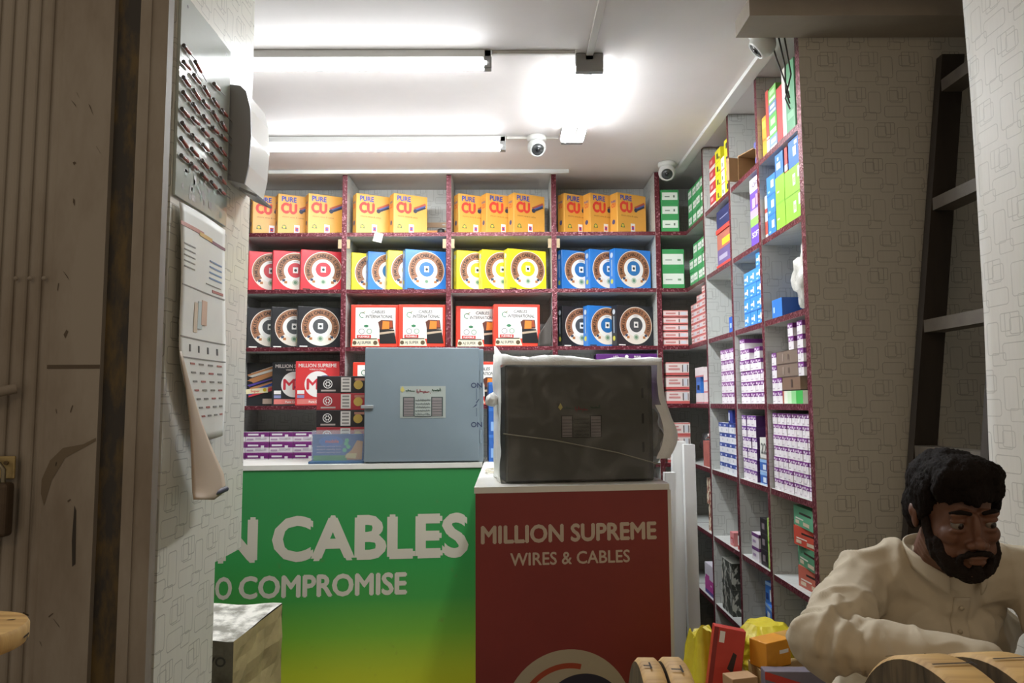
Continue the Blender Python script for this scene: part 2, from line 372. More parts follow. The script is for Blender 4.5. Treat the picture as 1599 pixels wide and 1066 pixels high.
# ================================================================== counters
def prism(mb, foot, z0, z1, m, faces=None):
    n = len(foot); vs = [(x, y, z0) for x, y in foot] + [(x, y, z1) for x, y in foot]
    fs = [tuple(range(n))[::-1], tuple(range(n, 2*n))] + [(i, (i+1) % n, n+(i+1) % n, n+i) for i in range(n)]
    ms = [m]*(n+2)
    for k, v in (faces or {}).items(): ms[k] = v
    mb.add(vs, fs, m, ms=ms)
CT = 1.025
def green_print():
    mm = bpy.data.materials.new('green_to_lime_print'); mm.use_nodes = True; nt = mm.node_tree; b = nt.nodes['Principled BSDF']; L = nt.links.new
    g = nt.nodes.new('ShaderNodeTexCoord'); sp = nt.nodes.new('ShaderNodeSeparateXYZ'); L(g.outputs['Object'], sp.inputs[0])
    rp = nt.nodes.new('ShaderNodeValToRGB'); e = rp.color_ramp.elements
    e[0].position = 0.0; e[0].color = lin('#d9d92c'); e[1].position = 0.84; e[1].color = lin('#36914f')
    for p, c in ((0.10, '#c3d232'), (0.26, '#7fbb3c'), (0.42, '#46a048'), (0.6, '#329a4c')):
        q = e.new(p); q.color = lin(c)
    L(sp.outputs[2], rp.inputs[0]); nz = nt.nodes.new('ShaderNodeTexNoise'); nz.inputs['Scale'].default_value = 14; nz.inputs['Detail'].default_value = 8
    L(g.outputs['Object'], nz.inputs['Vector']); mr = nt.nodes.new('ShaderNodeMapRange'); mr.inputs[1].default_value = 0.66; mr.inputs[2].default_value = 0.76; mr.inputs[4].default_value = 0.35
    L(nz.outputs['Fac'], mr.inputs[0]); mx = nt.nodes.new('ShaderNodeMix'); mx.data_type = 'RGBA'; L(mr.outputs[0], mx.inputs[0]); L(rp.outputs[0], mx.inputs[6]); mx.inputs[7].default_value = lin('#7d6f3c')
    L(mx.outputs[2], b.inputs['Base Color']); b.inputs['Roughness'].default_value = 0.42; return mm
CW = mat('#e4e2da', 0.35, 0.06, 9); LET = mat('#d3ccbc', 0.5); EDGE = mat('#b9b4a8', 0.5)
GF = Vector((-0.127, 3.45, 0)); GL = Vector((-2.42, 3.236, 0)); gd = (GF-GL).normalized()
g = empty('counter', (GL+GF)/2, label='green to lime printed counter with CABLES lettering under the grey cabinet', cat='counter')
def rel(mb, name, r, label=None):
    o = mb.build(name); o.parent = r; o.matrix_parent_inverse = Matrix(); o.location = -Vector(r.location)
    if label: o['label'] = label
    return o
m = MB(); prism(m, [(GL.x, GL.y), (GF.x, GF.y), (-0.127, 3.765), (GL.x, 3.62)], 0.0, CT-0.022, EDGE); rel(m, 'body', g)
m = MB(); prism(m, [(GL.x, GL.y-0.006), (GF.x+0.008, GF.y-0.006), (-0.119, 3.77), (GL.x, 3.625)], CT-0.022, CT, CW); rel(m, 'counter_top', g)
m = MB(); fr = Fr(GL, gd, (0, 0, 1)); LG = (GF-GL).length
def gx(px, py):               # distance along the green front of a photo column
    d = ray(px, py); n = gd.cross(Vector((0, 0, 1))); t = (GL-CP).dot(n)/d.dot(n); q = CP+d*t; return (q-GL).dot(gd), q.z
m.add([fr.p(0, 0.02, 5), fr.p(LG, 0.02, 5), fr.p(LG, CT-0.024, 5), fr.p(0, CT-0.024, 5)], [(0, 1, 2, 3)], green_print())
x0, zb = gx(428, 876); x1, _ = gx(728, 868); _, zt = gx(580, 803); _, zb2 = gx(580, 872)
m.text(fr, 'CABLES', x0, zb2, zt-zb2, LET, 6, w=x1-x0, bold=0.036, align='l')
xn, _ = gx(398, 870); m.text(fr, 'PAKISTAN', xn, zb2, zt-zb2, LET, 6, w=(x1-x0)*1.30, bold=0.036, align='r')
xa, za = gx(374, 932); xb, _ = gx(634, 928); _, zc = gx(500, 931); _, zd = gx(500, 896)
m.text(fr, 'COMPROMISE', xa, zc, zd-zc, LET, 6, w=xb-xa, bold=0.03, align='l')
xo, _ = gx(361, 930); m.text(fr, 'NO', xo, zc, zd-zc, LET, 6, bold=0.022, align='r', w=0.135)
rel(m, 'printed_front', g)
# red counter
RA, RB = Vector((-0.107, 2.436, 0)), Vector((0.543, 2.516, 0)); rd = (RB-RA).normalized()
r_ = empty('counter', (0.2, 2.9, 0), label='dark red printed counter with MILLION SUPREME lettering under the wrapped box', cat='counter')
foot = [(RA.x, RA.y), (RB.x, RB.y), (0.543, 3.755), (-0.107, 3.755)]
m = MB(); prism(m, foot, 0, CT-0.02, EDGE); rel(m, 'body', r_)
m = MB(); prism(m, [(RA.x-0.004, RA.y-0.004), (RB.x+0.006, RB.y-0.004), (0.549, 3.757), (-0.111, 3.757)], CT-0.02, CT, CW); rel(m, 'counter_top', r_)
m = MB(); prism(m, [(RB.x+0.0005, RB.y-0.002), (RB.x+0.012, RB.y), (RB.x+0.012, RB.y+0.02), (RB.x+0.0005, RB.y+0.02)], 0, CT-0.021, WHITE); rel(m, 'corner_strip', r_, 'white corner strip')
fr = Fr(RA, rd, (0, 0, 1)); RW = (RB-RA).length; m = MB()
RED = mat('#8a3430', 0.5, 0.12, 3)
m.add([fr.p(0, 0.02, 5), fr.p(RW, 0.02, 5), fr.p(RW, CT-0.003, 5), fr.p(0, CT-0.003, 5)], [(0, 1, 2, 3)], RED)
def rx(px, py):
    d = ray(px, py); n = rd.cross(Vector((0, 0, 1))); t = (RA-CP).dot(n)/d.dot(n); q = CP+d*t; return (q-RA).dot(rd), q.z
xa, za = rx(752, 847); xb, zb = rx(1024, 843); _, zc = rx(885, 817); _, z0 = rx(885, 845)
m.text(fr, 'MILLION SUPREME', xa, z0, zc-z0, mat('#c9b8a5', 0.5), 7, w=xb-xa, bold=0.03, align='l')
xa, za = rx(797, 881); xb, _ = rx(983, 879); _, zc = rx(890, 860); _, z0 = rx(890, 880)
m.text(fr, 'WIRES & CABLES', xa, z0, zc-z0, mat('#c9b8a5', 0.5), 7, w=xb-xa, bold=0.016, align='l')
cx, cz = rx(888, 1120); _, zt = rx(888, 1013); R = zt-cz
m.disc(fr, cx, cz, R, mat('#b5aa94', 0.5), 6, 64); m.ring(fr, cx, cz, R*0.72, R*0.80, mat('#a5452a', 0.5), 7, 40, 75, 180)
m.ring(fr, cx+0.05, cz-0.01, R*0.46, R*0.68, mat('#2c2a3c', 0.5), 8, 40, 20, 140); 
for k, (a, b) in enumerate(((-0.6, 0), (-0.3, 0.62), (0, 0.1), (0.12, 0.3))): pass
m.poly(fr, [(cx-R*0.62, cz-R*0.4), (cx-R*0.42, cz-R*0.4), (cx-R*0.2, cz+R*0.3), (cx-R*0.3, cz+R*0.45)], mat('#a5452a', 0.5), 7)
rel(m, 'printed_front', r_)
# ================================================================== steel cabinets
STEEL = mat('#76848c', 0.38, 0.05, 5, coat=0.15); SEAM = mat('#4e565e', 0.5); STK = mat('#9aa19a', 0.5)
DK = mat('#1d2a33', 0.5); RDK = mat('#7a3036', 0.5); INK = mat('#23314f', 0.5)
def sticker(mb, fr, cx, cz, w, h, base=None, dark=None):
    x0, z0 = cx-w/2, cz-h/2; P = lambda a: x0+w*a; Q = lambda b: z0+h*b
    lc = base or STK; d = dark or mat('#3a4443', 0.5); tw = mat('#7c7574', 0.5)
    mb.rect(fr, x0, z0, x0+w, z0+h, lc, 3)
    for a in (0.06, 0.68):          # two towers joined by a gate, with script lines
        mb.rect(fr, P(a), Q(0.04), P(a+0.26), Q(0.66), d, 4); mb.rect(fr, P(a+0.025), Q(0.06), P(a+0.235), Q(0.63), tw, 5)
        for k in range(6): mb.rect(fr, P(a+0.03), Q(0.1+0.085*k), P(a+0.23), Q(0.112+0.085*k), d, 6)
    for k in range(5): mb.squiggle(fr, P(0.34), Q(0.1+0.11*k), w*0.32, h*0.055, d, 6, seed=k+3)
    mb.rect(fr, P(0.32), Q(0.03), P(0.68), Q(0.06), d, 5)
    mb.squiggle(fr, P(0.36), Q(0.80), w*0.28, h*0.11, RDK, 6, seed=9); mb.squiggle(fr, P(0.12), Q(0.84), w*0.2, h*0.08, mat('#22402f', 0.5), 6, seed=11)
    mb.squiggle(fr, P(0.70), Q(0.85), w*0.2, h*0.09, mat('#22402f', 0.5), 6, seed=12)
    mb.poly(fr, [(P(0.0), Q(0.88)), (P(0.05), Q(0.80)), (P(0.1), Q(0.88)), (P(0.05), Q(1.0))], mat('#b9ae62', 0.5), 6)
dl, dr = gx(565, 716)[0], gx(752, 716)[0]; DW = dr-dl; DH = 0.535
dc = GL + gd*((dl+dr)/2) + Vector((0, 0.13, CT))
db = empty('electrical_cabinet', dc, math.atan2(gd.y, gd.x), label='grey blue steel electrical cabinet with a printed sticker standing on the green counter', cat='cabinet')
m = MB(); m.box(-DW/2, DW/2, -0.098, 0.11, 0.0, DH, STEEL, bev=0.004); m.build('body', db)
m = MB(); m.box(-DW/2-0.004, DW/2-0.022, -0.122, -0.0985, 0.008, DH+0.004, STEEL, bev=0.004)
fr = Fr((0, -0.122, 0), (1, 0, 0), (0, 0, 1)); NV = mat('#26324f', 0.5)
zc = DH*0.66
for zt, w in ((DH*0.675, 1), (DH*0.33, -1)): m.text(fr, 'ON', DW*0.436, zt-0.012, 0.024, NV, 2, bold=0.02)
m.rect(fr, DW*0.434, DH*0.40, DW*0.438, DH*0.475, NV); m.rect(fr, DW*0.434, DH*0.545, DW*0.438, DH*0.645, NV)
m.poly(fr, [(DW*0.40, DH*0.475), (DW*0.436, DH*0.495), (DW*0.44, DH*0.52), (DW*0.434, DH*0.51)], NV); m.poly(fr, [(DW*0.436, DH*0.515), (DW*0.46, DH*0.55), (DW*0.455, DH*0.555), (DW*0.432, DH*0.525)], NV)
m.build('door', db)
door = db.children[-1]
m = MB(); sticker(m, fr, -0.010, DH*0.53, 0.212, 0.148); m.build('sticker', door)['label'] = 'printed grey sticker'
m = MB(); m.box(-DW/2-0.02, -DW/2+0.038, -0.131, -0.124, DH*0.475, DH*0.505, mat('#aeb6bb', 0.3, metal=0.7), bev=0.002)
m.tube([(-DW/2-0.016, -0.127, DH*0.49), (-DW/2-0.016, -0.10, DH*0.49)], 0.006, SEAM, 8); m.build('latch', door)
for z in (0.12, 0.40):
    m = MB(); m.tube([(DW/2-0.016, -0.115, z-0.03), (DW/2-0.016, -0.115, z+0.03)], 0.007, STEEL, 10); m.build('hinge', db)
# wrapped cabinet on the red counter
WW, WH, WD = 0.530, 0.405, 0.25
wc = RA + rd*0.372 + Vector((-0.02, 0.20, CT+0.002)); wrz = math.atan2(rd.y, rd.x)
wb = empty('electrical_cabinet', wc, wrz, label='dark grey cabinet wrapped in clear plastic on the red counter', cat='cabinet')
DGR = mat('#4c4b45', 0.45, 0.06, 4)
m = MB(); m.box(-WW/2, WW/2, -WD/2+0.022, WD/2, 0.0, WH, DGR, bev=0.004); m.build('body', wb)
m = MB(); m.box(-WW/2+0.004, WW/2-0.02, -WD/2, -WD/2+0.021, 0.006, WH-0.004, DGR, bev=0.004)
fr = Fr((0, -WD/2, 0), (1, 0, 0), (0, 0, 1))
for z in (0.29, 0.20, 0.10): m.rect(fr, WW*0.41, z, WW*0.425, z+0.035, mat('#1f1f1f', 0.5))
dr_ = m.build('door', wb); m = MB(); sticker(m, fr, 0.0, WH*0.52, 0.165, 0.125, mat('#4c4b44', 0.5), mat('#22211f', 0.5)); m.build('sticker', dr_)
def plastic():
    mm = bpy.data.materials.new('clear_creased_plastic'); mm.use_nodes = True; nt = mm.node_tree; L = nt.links.new; out = nt.nodes['Material Output']
    nt.nodes.remove(nt.nodes['Principled BSDF']); tr = nt.nodes.new('ShaderNodeBsdfTransparent'); tr.inputs[0].default_value = (0.93, 0.93, 0.93, 1)
    df = nt.nodes.new('ShaderNodeBsdfDiffuse'); df.inputs[0].default_value = (0.85, 0.85, 0.83, 1); gl = nt.nodes.new('ShaderNodeBsdfGlossy'); gl.inputs['Roughness'].default_value = 0.12
    tl = nt.nodes.new('ShaderNodeBsdfTranslucent'); tl.inputs[0].default_value = (0.8, 0.8, 0.78, 1)
    tc = nt.nodes.new('ShaderNodeTexCoord'); nz = nt.nodes.new('ShaderNodeTexNoise'); nz.inputs['Scale'].default_value = 7; nz.inputs['Detail'].default_value = 7; nz.inputs['Distortion'].default_value = 1.6
    L(tc.outputs['Object'], nz.inputs['Vector']); rp = nt.nodes.new('ShaderNodeValToRGB'); e = rp.color_ramp.elements; e[0].position = 0.47; e[0].color = (0.02, 0.02, 0.02, 1); e[1].position = 0.85; e[1].color = (0.22, 0.22, 0.22, 1)
    L(nz.outputs['Fac'], rp.inputs[0]); a = nt.nodes.new('ShaderNodeMixShader'); a.inputs[0].default_value = 0.4; L(df.outputs[0], a.inputs[1]); L(tl.outputs[0], a.inputs[2])
    b = nt.nodes.new('ShaderNodeMixShader'); b.inputs[0].default_value = 0.3; L(a.outputs[0], b.inputs[1]); L(gl.outputs[0], b.inputs[2])
    c = nt.nodes.new('ShaderNodeMixShader'); L(rp.outputs[0], c.inputs[0]); L(tr.outputs[0], c.inputs[1]); L(b.outputs[0], c.inputs[2])
    bp = nt.nodes.new('ShaderNodeBump'); bp.inputs['Distance'].default_value = 0.02; L(nz.outputs['Fac'], bp.inputs['Height']); L(bp.outputs[0], gl.inputs['Normal']); L(bp.outputs[0], df.inputs['Normal'])
    L(c.outputs[0], out.inputs[0]); return mm
PLA = plastic()
def crumple(o, amp, sc, seed=0, fn=None):
    """push the vertices about with smooth noise so that a sheet creases"""
    from mathutils import noise
    me = o.data
    for v in me.vertices:
        p = v.co*sc + Vector((seed*3.1, seed*1.7, 0)); n = noise.noise_vector(p) + noise.noise_vector(p*2.3)*0.5
        v.co += n*amp
        if fn: v.co = fn(v.co)
    me.update()
def wrap_sheet():
    bm = bmesh.new(); bmesh.ops.create_cube(bm, size=1.0); bmesh.ops.subdivide_edges(bm, edges=bm.edges[:], cuts=26, use_grid_fill=True)
    from mathutils import noise
    for v in bm.verts:
        x, y, z = v.co
        X, Y, Z = x*(WW+0.022), y*(WD+0.03), (z+0.5)*(WH+0.016)
        fy = max(0.0, -y*2-0.2)
        n = noise.noise(Vector((X*9, Y*9, Z*9))); n2 = noise.noise(Vector((X*23, Y*23, Z*23+5)))
        if z > 0.49: Z += 0.010+0.014*n+0.007*n2 + 0.05*max(0, 0.15-x)*(0.6+y)*0.8 - 0.006*max(0, x)
        s = 1.0
        if x > 0.4: X += (0.014+0.03*max(0, n)+0.035*math.exp(-((Z-0.17)/0.09)**2))*min(1, (0.5-y)*1.0+0.3)
        if x < -0.4: X -= 0.004+0.012*abs(n)
        if y < -0.49: Y -= 0.002+0.004*abs(n)+0.004*abs(n2)
        v.co = (X, Y, max(Z, 0.0))
    return bm
FILM = mat('#ecece8', 0.35, 0.06, 30, bump=0.4, alpha=0.88, name='milky_lit_film')
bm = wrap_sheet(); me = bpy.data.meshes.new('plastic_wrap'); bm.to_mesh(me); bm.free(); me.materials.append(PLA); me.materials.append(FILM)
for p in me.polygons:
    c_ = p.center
    if c_.z > WH+0.004 or (c_.x < -WW/2-0.006 and c_.y > -WD/2+0.02) or (c_.x > WW/2+0.008 and c_.z > 0.08): p.material_index = 1  # milky film also paints tube light onto the wrap's top and sides
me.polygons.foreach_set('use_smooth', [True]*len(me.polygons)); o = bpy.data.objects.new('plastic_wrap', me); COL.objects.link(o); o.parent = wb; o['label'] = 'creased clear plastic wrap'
# loose top corner and side tail of the bag, and the cord pulled round it
m = MB()
m.grid(lambda u, v: (-WW/2-0.03+u*(0.12+0.20*(1-v)), -0.04+0.05*math.sin(u*5)*v+0.02*v, WH+0.012+v*0.062*(1-u)**1.5+0.008*math.sin(u*17)), 16, 8, FILM)
m.build('bag_corner', wb)
m = MB()
m.grid(lambda u, v: (WW/2+0.020+0.045*math.sin(math.pi*min(1, v*1.1))*(0.6+0.4*math.sin(u*6))+0.008*math.sin(v*21), -0.06+u*0.10, WH*0.62-v*0.25), 8, 16, FILM)
m.build('bag_tail', wb)
m = MB(); m.tube([(-WW/2-0.012, -WD/2-0.02, WH*0.42), (-0.1, -WD/2-0.021, WH*0.36), (0.12, -WD/2-0.021, WH*0.25), (WW/2+0.012, -WD/2-0.019, WH*0.14)], 0.0022, mat('#8a8778', 0.5), 6); m.build('cord', wb)
# thin white cable lying on the counter ends
m = MB(); pts = []
for i in range(60):
    t = i/59*math.pi*4.2; r = 0.05+0.008*math.sin(t*1.7); pts.append((-0.045+r*math.cos(t)*0.9, 2.93+1.6*r*math.sin(t), CT+0.006+0.0035*(t/6)))
m.tube(pts, 0.003, mat('#d8d2bf', 0.5), 6); m.build('cable_loop', label='loops of thin white cable lying on the red counter beside the wrapped cabinet', cat='cable')

# ================================================================== goods: cable cartons
BLK = mat('#1c1c1e', 0.35); WHT = mat('#ece9e4', 0.45); BRZ = mat('#9c6a4a', 0.45, 0.15, 40); GRN = mat('#3c7a52', 0.5); CRD = mat('#a98a5e', 0.7)
def cu_box():
    W_, D_, H_ = 0.205, 0.070, 0.232; OR = mat('#e2a445', 0.38, 0.05, 8); m = MB(); m.box(-W_/2, W_/2, -D_/2, D_/2, 0, H_, OR, bev=0.003)
    fr = Fr((-W_/2, -D_/2, 0), (1, 0, 0), (0, 0, 1)); BL = mat('#3f4fa0', 0.5); RD = mat('#dc4030', 0.5)
    m.text(fr, 'PURE', 0.062, 0.190, 0.030, BL, 3, w=0.080, bold=0.03); m.text(fr, 'CU', 0.062, 0.122, 0.062, RD, 3, w=0.082, bold=0.05)
    for k, (c, y) in enumerate(((mat('#2a3344', 0.5), 0.15), (mat('#4a5ca0', 0.5), 0.162), (mat('#b0533a', 0.5), 0.17))):
        m.poly(fr, [(0.118, y-0.012), (0.126, y-0.02), (0.196, y+0.012), (0.190, y+0.022)], c, 3+k)
    m.disc(fr, 0.130, 0.140, 0.012, mat('#2a3344', 0.5), 5, 14)
    m.text(fr, 'electric wires & cables', 0.085, 0.098, 0.009, mat('#8a5a22', 0.5), 3, w=0.12, bold=0.0)
    m.poly(fr, [(0.022, 0.032), (0.052, 0.032), (0.045, 0.052), (0.036, 0.056), (0.027, 0.05)], mat('#4f7040', 0.5), 3); m.disc(fr, 0.036, 0.042, 0.008, mat('#d8c040', 0.5), 4, 12)
    m.text(fr, '2.5mm', 0.180, 0.018, 0.008, mat('#8a5a22', 0.5), 3)
    fs = Fr((-W_/2, D_/2, 0), (0, -1, 0), (0, 0, 1)); m.text(fs, 'PURE', D_/2, 0.178, 0.012, BL, 3, w=0.04); m.text(fs, 'CU', D_/2, 0.150, 0.024, RD, 3, w=0.034)
    m.disc(fs, D_/2, 0.065, 0.014, mat('#4a4a78', 0.5), 3, 14)
    st = MB(); st.rect(fr, 0.092, 0.006, 0.122, 0.060, WHT, 4); st.rect(fr, 0.098, 0.022, 0.116, 0.046, RD, 5); st.rect(fr, 0.102, 0.027, 0.112, 0.040, BL, 6)
    return Proto('cable_carton', m.mesh('cable_carton'), 'box', [('label_sticker', st.mesh('label_sticker'), 'white label sticker')])
CUP = cu_box()
def coil_box(hexc, centre, nm):
    W_, D_, H_ = 0.240, 0.058, 0.232; C = mat(hexc, 0.3, 0.04, 6); m = MB(); m.box(-W_/2, W_/2, -D_/2, D_/2, 0, H_, C, bev=0.003)
    fr = Fr((0, -D_/2, H_/2), (1, 0, 0), (0, 0, 1)); p = MB(); R = 0.106; dk = mat('#3a2a20', 0.5)
    oy = 0.002; m.rect(fr, -0.108, -0.112, -0.066, -0.106, dk if hexc != '#26262a' else WHT, 2)
    p.disc(fr, 0.004, oy, R, mat('#e9dfd2', 0.4), 3, 48); p.ring(fr, 0.004, oy, R*0.60, R*0.965, BRZ, 4, 48, -38, 218)
    p.arctext(fr, 'PAKISTAN CABLES LIMITED', 0.004, oy, R*0.70, 0.019, mat('#3b2417', 0.5), 5, span=228, bold=0.03)
    for s in (-1, 1):
        for k in range(2):
            q = math.radians(-42-10*k if s > 0 else 222+10*k); cx, cy = 0.004+math.cos(q)*R*0.80, oy+math.sin(q)*R*0.80
            p.rect(fr, cx-0.008, cy-0.007, cx+0.008, cy+0.007, (mat('#33405a', 0.5), mat('#b0703a', 0.5))[k], 5)
    p.disc(fr, 0.004, oy, R*0.60, WHT, 5, 40); p.disc(fr, 0.004, oy+0.004, R*0.40, mat(centre, 0.4), 6, 32)
    p.rect(fr, -0.010, oy-0.012, 0.018, oy+0.022, WHT, 7); p.disc(fr, 0.004, oy+0.004, 0.008, mat('#30383a', 0.5), 8, 12)
    p.text(fr, 'copper', 0.004, oy+0.052, 0.008, mat('#5a4a40', 0.5), 7, bold=0)
    p.disc(fr, 0.004, oy-0.066, 0.017, mat('#b9c4b0', 0.5), 6, 16); p.disc(fr, 0.004, oy-0.066, 0.009, mat('#6a9070', 0.5), 7, 12)
    fs = Fr((-W_/2, D_/2, 0), (0, -1, 0), (0, 0, 1)); m.disc(fs, D_/2, 0.195, 0.015, mat('#c9d2d8', 0.5), 3, 14); m.rect(fs, D_/2-0.004, 0.075, D_/2+0.004, 0.17, mat('#b9c2c8', 0.5), 3); m.disc(fs, D_/2, 0.045, 0.014, mat('#c9c04a', 0.5), 3, 14)
    return Proto('cable_carton', m.mesh('cable_carton'), 'box', [('round_print', p.mesh('round_print'), 'round bronze and white print')])
CB = {'red': coil_box('#d5303c', '#c8303c', 'r'), 'yellow': coil_box('#f2dc22', '#dcc420', 'y'), 'blue': coil_box('#2b78c8', '#2c6fae', 'b'), 'black': coil_box('#26262a', '#4a4c4e', 'k')}
def intl_box():
    W_, D_, H_ = 0.262, 0.075, 0.238; C = mat('#e0402c', 0.38, 0.05, 8); m = MB(); m.box(-W_/2, W_/2, -D_/2, D_/2, 0, H_, C, bev=0.003)
    fr = Fr((-W_/2, -D_/2, 0), (1, 0, 0), (0, 0, 1)); p = MB(); p.rect(fr, 0.026, 0.046, 0.246, 0.222, WHT, 3)
    GY = mat('#5d5d5a', 0.5)
    p.text(fr, 'CABLES', 0.150, 0.190, 0.017, GY, 5, w=0.075, bold=0.02, shear=0.15); p.text(fr, 'INTERNATIONAL', 0.155, 0.163, 0.018, GY, 5, w=0.150, bold=0.02, shear=0.15)
    p.ring(fr, 0.062, 0.180, 0.012, 0.016, GRN, 5, 20, 20, 300); p.poly(fr, [(0.058, 0.19), (0.085, 0.205), (0.07, 0.19)], mat('#8a7a40', 0.5), 5)
    p.disc(fr, 0.085, 0.118, 0.013, GRN, 5, 16, sq=0.6); p.ring(fr, 0.060, 0.088, 0.013, 0.016, GY, 5, 20); p.ring(fr, 0.102, 0.088, 0.010, 0.016, mat('#9ab09a', 0.5), 5, 20)
    p.rect(fr, 0.034, 0.050, 0.112, 0.068, mat('#c83a34', 0.5), 5); p.text(fr, 'FLEXIBLE', 0.073, 0.054, 0.010, WHT, 6, w=0.06)
    # stripped cable picture: black jacket, orange cores
    p.poly(fr, [(0.160, 0.020), (0.252, 0.020), (0.240, 0.098), (0.158, 0.104)], BLK, 5); p.poly(fr, [(0.160, 0.070), (0.244, 0.082), (0.243, 0.092), (0.159, 0.082)], mat('#b8a48c', 0.5), 6)
    p.poly(fr, [(0.160, 0.098), (0.236, 0.102), (0.232, 0.150), (0.168, 0.152), (0.150, 0.140)], mat('#5a2a18', 0.5), 6)
    p.poly(fr, [(0.172, 0.100), (0.212, 0.102), (0.214, 0.144), (0.176, 0.146)], mat('#e08028', 0.5), 7); p.poly(fr, [(0.214, 0.110), (0.232, 0.112), (0.226, 0.148), (0.216, 0.148)], mat('#a0421c', 0.5), 7)
    s_ = MB(); s_.poly(fr, [(0.008, 0.006), (0.160, 0.006), (0.146, 0.052), (0.012, 0.044)], mat('#ddd4ba', 0.5), 6); s_.text(fr, 'AJ SUPER', 0.075, 0.018, 0.015, GY, 8, w=0.075, bold=0.02); s_.disc(fr, 0.022, 0.024, 0.011, mat('#5b4a30', 0.5), 8, 16); s_.disc(fr, 0.136, 0.024, 0.012, mat('#5b4a30', 0.5), 8, 16)
    s_.rect(fr, 0.02, 0.043, 0.145, 0.049, mat('#4a453a', 0.5), 7)
    return Proto('cable_carton', m.mesh('cable_carton'), 'box', [('front_print', p.mesh('front_print'), 'white front print with a cut cable'), ('name_strip', s_.mesh('name_strip'), 'cream name strip')])
INT = intl_box()
def million_box(hexc, nm, wires=False):
    W_, D_, H_ = 0.240, 0.06, 0.245; C = mat(hexc, 0.38, 0.05, 8); m = MB(); m.box(-W_/2, W_/2, -D_/2, D_/2, 0, H_, C, bev=0.003)
    fr = Fr((-W_/2, -D_/2, 0), (1, 0, 0), (0, 0, 1)); RD = mat('#cc3440', 0.5); NVY = mat('#2f3d78', 0.5); p = MB()
    if wires:
        rr = random.Random(3)
        for k in range(16):
            y = 0.235-k*0.0085; c = mat(rr.choice(['#c83a44', '#d9d4cc', '#5a4aa8', '#3a3a44', '#c88a5a', '#3c5ab0', '#b8b8b8']), 0.4)
            p.poly(fr, [(0.01+rr.random()*0.04, y-0.05), (0.02+rr.random()*0.04, y-0.06), (0.19+rr.random()*0.045, y), (0.18+rr.random()*0.045, y+0.008)], c, 3+k)
        p.poly(fr, [(0.0, 0.065), (0.13, 0.075), (0.13, 0.105), (0.0, 0.092)], mat('#e2d8b0', 0.5), 24); p.disc(fr, 0.112, 0.09, 0.010, mat('#d8b820', 0.5), 25, 14); p.text(fr, 'Super', 0.06, 0.076, 0.015, RD, 25)
        p.rect(fr, 0.10, 0.01, 0.17, 0.04, mat('#b8a090', 0.5), 5); p.ring(fr, 0.19, 0.085, 0.0, 0.035, WHT, 5); p.text(fr, 'M', 0.186, 0.068, 0.036, RD, 8, bold=0.03)
    else:
        p.text(fr, 'MILLION SUPREME', 0.120, 0.212, 0.020, mat('#d8cfc8', 0.5), 3, w=0.205, bold=0.02); p.text(fr, 'WIRES & CABLES', 0.120, 0.196, 0.008, mat('#d8cfc8', 0.5), 3, w=0.09)
        p.disc(fr, 0.122, 0.118, 0.072, WHT, 3, 40); p.text(fr, 'M', 0.094, 0.088, 0.062, RD, 5, w=0.060, bold=0.03); p.text(fr, 'S', 0.160, 0.088, 0.078, NVY, 6, w=0.062, bold=0.05)
        p.rect(fr, 0.012, 0.064, 0.05, 0.084, WHT, 3); p.rect(fr, 0.012, 0.042, 0.05, 0.058, mat('#8a90b8', 0.5), 3); p.rect(fr, 0.012, 0.008, 0.228, 0.036, mat('#d87a72', 0.5), 3); p.text(fr, 'Pure Copper', 0.12, 0.015, 0.012, WHT, 5)
    return Proto('cable_carton', m.mesh('cable_carton'), 'box', [('front_print', p.mesh('front_print'), None)])
MIL = {'red': million_box('#d23a3c', 'r'), 'black': million_box('#2b2b2e', 'k'), 'wires': million_box('#232326', 'w', True)}
# ------------------------------------------------------------------ back shelving, cell by cell
YF = 4.046
def xat(px, y=4.06): return ony(px, 500, y).x
def fan(protos, pxs, k, rz, step, labels, group, w, d, jig=0.0):
    n = len(pxs)
    for i, (p, px) in enumerate(zip(protos, pxs)):
        y0 = YF + 0.008 + (n-1-i)*step
        c, s = math.cos(rz), math.sin(rz)
        fx = xat(px, y0)                               # the front left lower corner
        loc = (fx + c*w/2 - s*d/2, y0 + s*w/2 + c*d/2, top(k)+0.0006)
        p.put(labels[i], loc, rz, group[i] if isinstance(group, list) else group)
BN = ['leftmost bay', 'second bay', 'third bay', 'rightmost bay']
def lab(txts, where): return [t+' '+where for t in txts]
G1 = 'orange cable cartons on the top shelf'
a = math.radians(28)
fan([CUP]*3, [390, 430, 478], 1, a, 0.006, ['orange cable carton half hidden by the left panel, top shelf', 'orange cable carton in the middle of the leftmost top bay', 'orange cable carton at the right end of the leftmost top bay'], G1, 0.205, 0.070)
fan([CUP]*2, [554, 613], 1, a, 0.0, ['orange cable carton standing left in the top bay with a gap', 'orange cable carton standing right in the top bay, beside the empty gap'], G1, 0.205, 0.070)
fan([CUP]*3, [716, 760, 803], 1, a, 0.006, ['orange cable carton at the left end of the third top bay', 'orange cable carton in the middle of the third top bay', 'orange cable carton at the right end of the third top bay'], G1, 0.205, 0.070)
fan([CUP]*3, [883, 924, 967], 1, a, 0.006, ['orange cable carton at the left end of the rightmost top bay', 'orange cable carton in the middle of the rightmost top bay', 'orange cable carton right end of rightmost top bay, beside green boxes'], G1, 0.205, 0.070)
G2 = 'square cable cartons with round prints'; a = math.radians(22)
